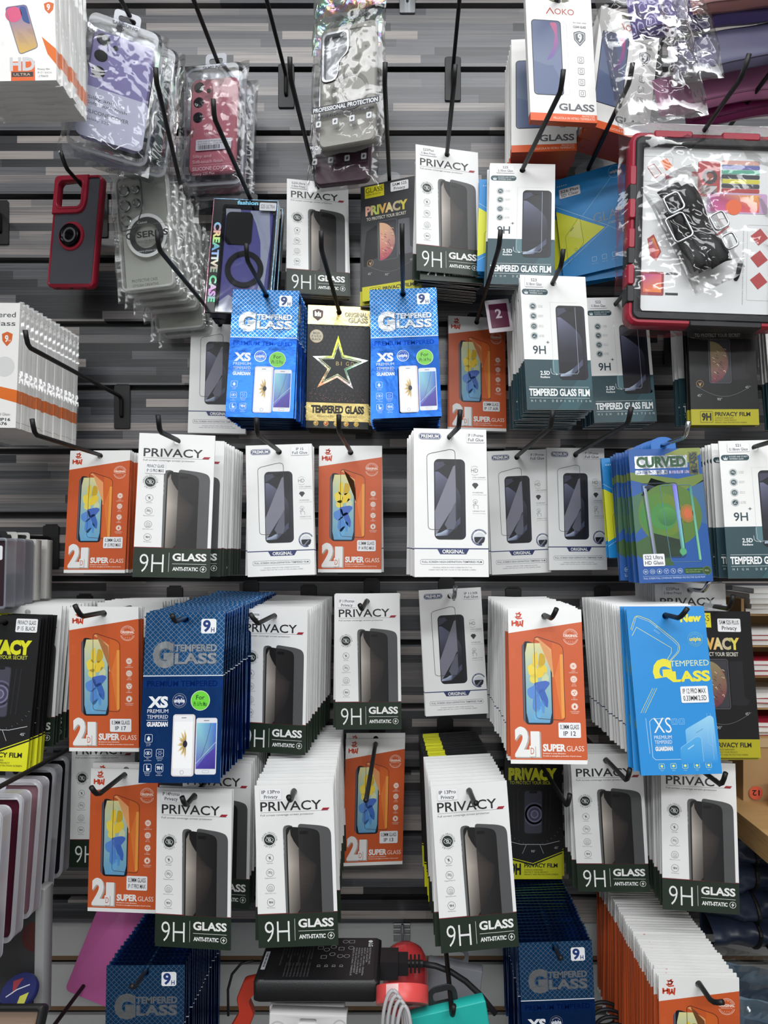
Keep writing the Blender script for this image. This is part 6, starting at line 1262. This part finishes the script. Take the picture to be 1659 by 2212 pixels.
def adp(A):
    Wc = (170, 170, 172)
    A.rect(12, 6, 138, 92, (34, 34, 36), 1)
    A.disc(131.5, 11.5, 2.8, (226, 226, 228), 2); A.text('LG', 134.5, 15.8, 5, (226, 226, 228), 7.5, 2, .03, 'l', 0, 0, PI/2)
    ls = ('ELECTRONIC INC.', 'AC/DC ADAPTER', 'INPUT: 100-240V~ 50/60Hz', 'OUTPUT: 19V 7.37A 140W', 'MODEL No. / N DE MODELE', 'FOR USE WITH EQUIPMENT', 'MADE IN CHINA / FABRIQUE')
    for k, s in enumerate(ls): A.text(s, 133-k*3.4, 26, 2.0, Wc, min(58, 2.4*len(s)), 2, 0, 'l', 0, 0, PI/2)
    for k, (x, y) in enumerate(((108, 12), (108, 26), (100, 12), (96, 28), (86, 12), (86, 24), (78, 14), (78, 30), (70, 12), (70, 26), (96, 44), (86, 40), (76, 46), (104, 44))):
        A.stroke(circ(x, y, 3.4, 12) if k % 3 else rrect(x-3.2, y-3.2, x+3.2, y+3.2, .4), .6, Wc, 2)
    for k in range(4): A.text('CE', 74+k*9, 62, 4, Wc, 5, 2, .01, 'l', 0, 0, PI/2)
    for k in range(11): A.text('CAUTION RISK OF ELECTRIC SHOCK DRY LOCATION', 62-k*3.6, 10, 1.6, (120, 120, 122), 40+14*math.sin(k*2), 2, 0, 'l', 0, 0, PI/2)
    for k in range(8): A.text('ATTENTION UTILISER DANS UN ENDROIT SEC', 62-k*4, 58, 1.6, (120, 120, 122), 28, 2, 0, 'l', 0, 0, PI/2)
    A.rr(4, 34, 9, 72, .8, (196, 198, 204), 2)
    for k in range(12): A.rect(5.4, 38+k*2.4, 7.8, 39+k*2.4+.4*(k % 3), (50, 50, 54), 3)
A = Art(145, 94, 47, 0, body=False); adp(A); A.obj('printed_label', ART_MATS, ad, (0, 0, .0262), (-PI/2, 0, 0))
b = MB(); b.box(0, .022, -.016, .016, -.011, .011); b.box(.022, .034, -.012, .012, -.008, .008)
for k in range(3): b.box(.036+k*.005, .0385+k*.005, -.009, .009, -.0065, .0065)
b.tube([(.03, 0, 0), (.052, 0, 0)], .0045, n=10)
q = b.obj('plug', M_BLKR, ad, (.0725, .008, .014))
pts = [Vector((.050, 0, 0))]+[Vector((.05+.09*t, -.01*t, -.055*t**2.2)) for t in (.2, .4, .6, .8, 1)]
bb = MB(); bb.tube(pts, .0036, n=10); q2 = bb.obj('power_cord', M_BLKR, q); q2.data.polygons.foreach_set('use_smooth', [True]*len(q2.data.polygons))
# red plastic shell behind the plug
o = thing('red_headset_case', 'glossy red rounded plastic shell behind the adapter plug', 'shell', tuple(at(876, 2088, .93)))
b = MB(); b.lathe([(.0001, .029), (.012, .0275), (.022, .021), (.028, .010), (.030, -.006), (.0295, -.03), (.027, -.05), (0.0001, -.05)], 30); q = b.obj('shell', mat('glossy_coral_plastic', (206, 62, 66), .18, coat=.6), o); smooth_edges(q, 1.0)
# tape roll
o = thing('tape_roll', 'coral red tape roll below the adapter plug', 'tape', tuple(at(869, 2150, .80)), (-8, 52, 0))
b = MB(); b.lathe([(.012, -.009), (.029, -.009), (.0295, -.008), (.0295, .008), (.029, .009), (.012, .009), (.012, -.009)], 44, axis='y'); q = b.obj('tape', mat('coral_tape', (222, 78, 76), .35), o); smooth_edges(q, .9)
b = MB(); b.lathe([(.0102, -.0088), (.0122, -.0092), (.0122, .0092), (.0102, .0088), (.0102, -.0088)], 30, axis='y'); smooth_edges(b.obj('cardboard_core', mat('brown_core', (128, 84, 76), .6), o))
b = MB(); b.grid(lambda u, v: (.0298*math.sin(-.5+.5*u), -.008+.016*v, .0298*math.cos(-.5+.5*u)), 8, 2); b.obj('white_patch', mat('white_tape_patch', (232, 196, 196), .4), o)
# grey cable
o = thing('cable_coil', 'light grey coiled cable in front of the tape roll', 'cable', tuple(at(861, 2195, .77)))
for j in range(4):
    b = MB(); b.tube([(.004*j-.006+(.018-.002*j)*math.sin(2*PI*k/30)*.62, -.004*j+.003*math.cos(4*PI*k/30), -.010+(.036-.003*j)*math.cos(2*PI*k/30)) for k in range(31)], .0021, n=8, cap=False); q = b.obj('cable_loop', mat('light_grey_cable', (176, 174, 176), .4), o); q.data.polygons.foreach_set('use_smooth', [True]*len(q.data.polygons))
hook('chrome wire hook carrying the coiled grey cable', (868-880)*.98/1534, ZC-.580, -.30, m=M_CHROME, plate=False)
b_ = thing('metal_bracket', 'shiny metal bracket on the white slat board above the red shell', 'bracket', (at(868, 2015, 1.108).x, .0118, ZC+(1190-2015)*1.11/1534))
b = MB(); b.plate(RR(-13, -18, 13, 16, 1), [], -.004, 0, bev=.0006); b.obj('bracket_plate', mat('brushed_steel', (180, 182, 186), .25, .9), b_)
b = MB()
for k in range(3): b.tube([(-.013, -.0045, .010-k*.008), (.013, -.0045, .010-k*.008)], .002, n=8)
b.obj('bracket_fold', MATS['brushed_steel'], b_)
# grey card and teal package
def hangcard(name, label, loc, rot, W, H, col, mname, tabm, th=.018, dbl=None):
    o = thing(name, label, 'package', loc, rot)
    plate_obj('box_body', RR(-W/2, -H, W/2, 0, 2), [], -th/2, th/2, mat(mname, col, .45), o, .001)
    b = MB(); b.plate(rounded([(-.017, -.004), (.017, -.004), (.017, .012), (.010, .019), (-.010, .019), (-.017, .012)], .006, 5), [RR(-11, 2, 11, 12, 4)], th/2-.003, th/2-.0012, bev=.0004); b.obj('hang_tab', tabm, o)
    return o
hangcard('grey_package', 'grey box hanging behind the teal package, bottom centre', tuple(at(984, 2080, .96)), (6, -3, -8), 74, 130, (142, 144, 150), 'grey_box_card', mat('grey_tab_card', (128, 130, 136), .5))
o = hangcard('teal_package', 'teal box with black hang tab at the bottom centre', tuple(at(960, 2172, .80)), (-9, -4, 6), 92, 90, (32, 176, 166), 'teal_box_card', M_BLKR)
hook('black wire hook holding the grey and teal boxes', at(962, 2165, .80).x+.006, ZC-.505, -.335, kx=0, plate=False)
# white earphone boxes
def ear(label, loc, rot):
    o = thing('earphone_box', label, 'box', loc, rot)
    plate_obj('box_body', RR(-45, -80, 45, 0, 1), [RR(-10, -11, 10, -5, 2.5)], -.009, .009, mat('white_gloss_card', (232, 230, 230), .35), o, .0006)
    decal(o, 'circle_print', 90, 80, 0, -.0092, lambda A: [A.ring(x, y, r, 1.8, (196, 194, 196), 1, 24) for x, y, r in ((10, 18, 9), (74, 26, 11), (82, 12, 7), (24, 36, 10), (60, 44, 13))])
ear('white earphone box under the adapter, rear of two', tuple(at(665, 2166, .865)), (1, -3, 0)); ear('white earphone box under the adapter, front of two', tuple(at(668, 2182, .835)), (2, -3, 0))
hook('black wire hook holding the white earphone boxes', at(665, 2166, .865).x, ZC-.5585, -.30)
# left bottom corner
o = thing('grey_case_pack', 'dark grey case pack with white side at bottom left corner', 'case', tuple(at(20, 1930, .90)), (0, -2, 0))
plate_obj('pack_front', RR(-60, -150, 38, 10, 3), [], -.008, .004, soft('smoke_grey_card', (62, 62, 64), .3), o, .001); plate_obj('white_side', RR(38, -150, 50, 10, 2), [], -.010, .012, mat('pale_side_card', (176, 176, 176), .5), o, .001)
decal(o, 'red_print', 98, 160, 10, -.0083, lambda A: (A.poly(circ(84, 60, 14, 16, 18), (84, 40, 40), 1), A.rr(82, 118, 96, 134, 2, (150, 40, 40), 1)))
o = thing('round_badge', 'blue round badge with red and yellow pieces, bottom left', 'badge', tuple(at(42, 2142, .86)), (10, -55, 0))
b = MB(); b.lathe([(0, -.004), (.020, -.004), (.0215, -.002), (.0215, .003), (0, .003)], 32, axis='y'); smooth_edges(b.obj('badge_disc', mat('navy_badge', (44, 50, 104), .35), o))
decal(o, 'badge_print', 40, 40, 20, -.0042, lambda A: (A.poly([(8, 12), (18, 6), (16, 26)], (156, 60, 70), 1), A.poly([(26, 26), (34, 20), (36, 32), (28, 36)], (206, 206, 90), 1), A.stroke([(10, 30), (18, 20), (30, 12)], 1.4, (214, 216, 226), 2, False)))
o = thing('dark_tray', 'dark tray with beige rim at the bottom left corner', 'tray', tuple(at(30, 2185, .84)), (0, -30, 0))
plate_obj('tray_body', RR(-50, -60, 38, 8, 6), [RR(-44, -54, 32, 2, 4)], -.010, .008, mat('dark_tray_plastic', (42, 42, 42), .45), o, .002); plate_obj('tray_floor', RR(-45, -55, 33, 3, 4), [], .002, .006, mat('beige_tray_floor', (150, 124, 106), .6), o, 0)
# red tool and black cable beside the foil stack
o = thing('red_tool', 'orange-red plastic clip beside the bottom left foil stack', 'tool', tuple(at(533, 2165, .93)), (14, 0, 0))
plate_obj('clip', rounded([(-.010, .030), (.006, .038), (.010, .020), (.002, .006), (.014, -.010), (.010, -.040), (-.014, -.040), (-.006, -.012), (-.014, .004)], .004, 3), [], -.006, .006, mat('orange_red_plastic', (206, 66, 46), .35), o, .0015)
o = thing('black_cable', 'thin black cable left of the adapter', 'cable', tuple(at(540, 2085, .95)))
b = MB(); b.tube([(.004, 0, .006), (-.012, 0, .002), (-.024, 0, -.012), (-.030, .002, -.034), (-.030, .004, -.07)], .0018, n=8); q = b.obj('cord', M_BLKR, o); q.data.polygons.foreach_set('use_smooth', [True]*len(q.data.polygons))
o = thing('cable_bundle', 'black coiled cables under the bottom right orange packages', 'cable', tuple(at(1312, 2190, .97)))
for j in range(4):
    b = MB(); b.tube([(.022*math.cos(2*PI*k/26)+.004*j-.006, -.006*j, .016*math.sin(2*PI*k/26)-.006*j) for k in range(27)], .0026, n=8, cap=False); q = b.obj('cable_loop', M_BLKR, o); q.data.polygons.foreach_set('use_smooth', [True]*len(q.data.polygons))

# --- right side: plank shelf, cardboard boxes, booklets, jacket, plastic packs
M_PINE = mat('rough_pine', (196, 160, 108), .6, bscale=40, bstr=.4); M_KRAFT = mat('kraft_cardboard', (176, 142, 98), .75, bscale=30, bstr=.2)
o = thing('plank_shelf', 'rough pine plank shelf at the right edge', 'shelf', (.445, 0, ZC-.352)); 
b = MB(); b.box(0, .5, -.55, -.001, -.034, 0); b.obj('plank', wood_mat('pine_plank', [(0, (150, 112, 66)), (.5, (196, 158, 104)), (1, (222, 190, 140))], .05, .5, .65, 0), o)
b = MB(); b.box(0, .02, -.03, -.001, -.05, -.034); b.box(.03, .05, -.10, -.001, -.046, -.034); b.obj('bracket', M_PLATE, o)
bx = thing('cardboard_box', 'brown cardboard box with round orange sticker on the plank', 'box', (.473, -.11, ZC-.352))
b = MB(); b.box(0, .24, 0, .10, 0, .088); b.obj('box_body', M_KRAFT, bx)
b = MB(); b.box(-.002, .10, -.002, .001, .076, .0885); b.box(.05, .10, -.0022, 0, .03, .088); b.obj('tape_strip', mat('tan_tape', (190, 166, 130), .3), bx)
A = Art(20, 20, 10, 0, body=False); A.disc(10, 10, 9.6, (214, 96, 72), 1, 0, 28); A.text('12', 15.2, 13.6, 7.4, (40, 32, 32), 10.4, 2, .02, 'l', 0, 0, PI); A.obj('round_sticker', ART_MATS, bx, (.0165, -.0026, .012))
og = thing('cardboard_organizer', 'open cardboard organizer holding booklets at the right edge', 'organizer', (.470, -.11, ZC-.2635))
b = MB(); b.box(0, .30, .09, .094, 0, .196)
for z in (0, .040, .085, .128, .172): b.box(.004, .30, 0, .09, z, z+.003)
b.box(0, .004, 0, .09, 0, .196); b.obj('cubby_frame', M_KRAFT, og)
M_PAPER = mat('white_booklet', (228, 228, 226), .5); M_REDC = mat('red_booklet_cover', (176, 40, 62), .45); 
lbs = ['lowest shelf', 'second shelf', 'third shelf', 'fourth shelf', 'top']
for si, z0 in enumerate((.003, .043, .088, .131, .196-.021)):
    for j in range(3 if si < 4 else 5):
        red = (si+j) % 2 == 0 and si < 4
        o = thing('booklet', '%s booklet lying %s on the %s of the cardboard organizer' % ('red' if red else 'white', ('lowest', 'second', 'third', 'fourth', 'uppermost')[j], lbs[si]), 'booklet', (.478+rnd.uniform(-.002, .012), -.118+rnd.uniform(0, .01), ZC-.2635+z0+j*.0072+.0002), (0, 0, 0))
        o.rotation_euler = (0, 0, rnd.uniform(-.10, .10))
        b = MB(); b.box(0, .12, 0, .085, .0008, .0060); b.obj('pages', M_PAPER, o)
        b = MB(); b.box(-.0006, .1206, -.0006, .0856, .0060, .0068); b.box(-.0006, .1206, -.0006, .0856, 0, .0008); b.obj('cover', M_REDC if red else M_PAPER, o)
o = thing('pink_pad', 'bright pink pad in front of the cardboard box', 'pad', (.4975, -.142, ZC-.352), (0, 0, 0)); b = MB(); b.plate(RR(0, 0, 60, 40, 4), [], -.006, .006, bev=.002); b.obj('pad_body', mat('hot_pink', (238, 96, 150), .5), o)
# jacket
o = thing('puffer_jacket', 'navy puffer jacket hanging below the plank shelf', 'jacket', (.43, -.085, ZC-.404))
b = MB()
def puff(u, v):
    x = .34*u; z = -.16*v; r = (v*4) % 1
    return (x+.004*noise.noise(Vector((z*20, 1, 0))), -.035*math.sqrt(max(0, 1-(2*r-1)**2))*(1-.3*abs(2*u-1)**3)-.026*noise.noise(Vector((x*22, z*30, 2)))-.012*abs(noise.noise(Vector((x*60, z*34, 5)))), z)
b.grid(puff, 50, 60); b.grid(lambda u, v: (.34*u, .02, -.16*v), 4, 4); q = b.obj('quilted_body', mat('navy_nylon', (50, 60, 84), .36, bscale=50, bstr=.4), o); q.data.polygons.foreach_set('use_smooth', [True]*len(q.data.polygons))
b = MB(); b.tube([puff(.18, k/40) for k in range(41)], .003, n=8); b.obj('zip', M_BLKR, o)
# clear packs at the bottom right
for k in range(6):
    y = -.35+k*.042
    o = thing('clear_garment_pack', ['crumpled clear pack nearest the camera at bottom right', 'second blue-grey clear pack from the front at bottom right', 'third blue-grey clear pack at bottom right', 'fourth clear pack at bottom right', 'fifth clear pack at bottom right', 'rearmost clear pack behind the bottom right orange packages'][k], 'pack', (.440+.006*k, y, ZC-.545-.002*k), (12, -8, 4), 'clear garment packs at bottom right')
    b = pillow(.12, .19, -.012, .018, .004, 20+k, 22, 30); q = b.obj('folded_cloth', soft('blue_grey_cloth' if k % 2 else 'navy_cloth', (104, 128, 146) if k % 2 else (60, 82, 104), .5), o); q.data.polygons.foreach_set('use_smooth', [True]*len(q.data.polygons))
    bag(o, .135, .225, .006, .026, .006, 30+k)
hook('black wire hook holding the clear packs at bottom right', .505, ZC-.554, -.37, plate=False)
hook('black wire hook at the left edge, only its plate in view', -.6345, zp(462), -.27)
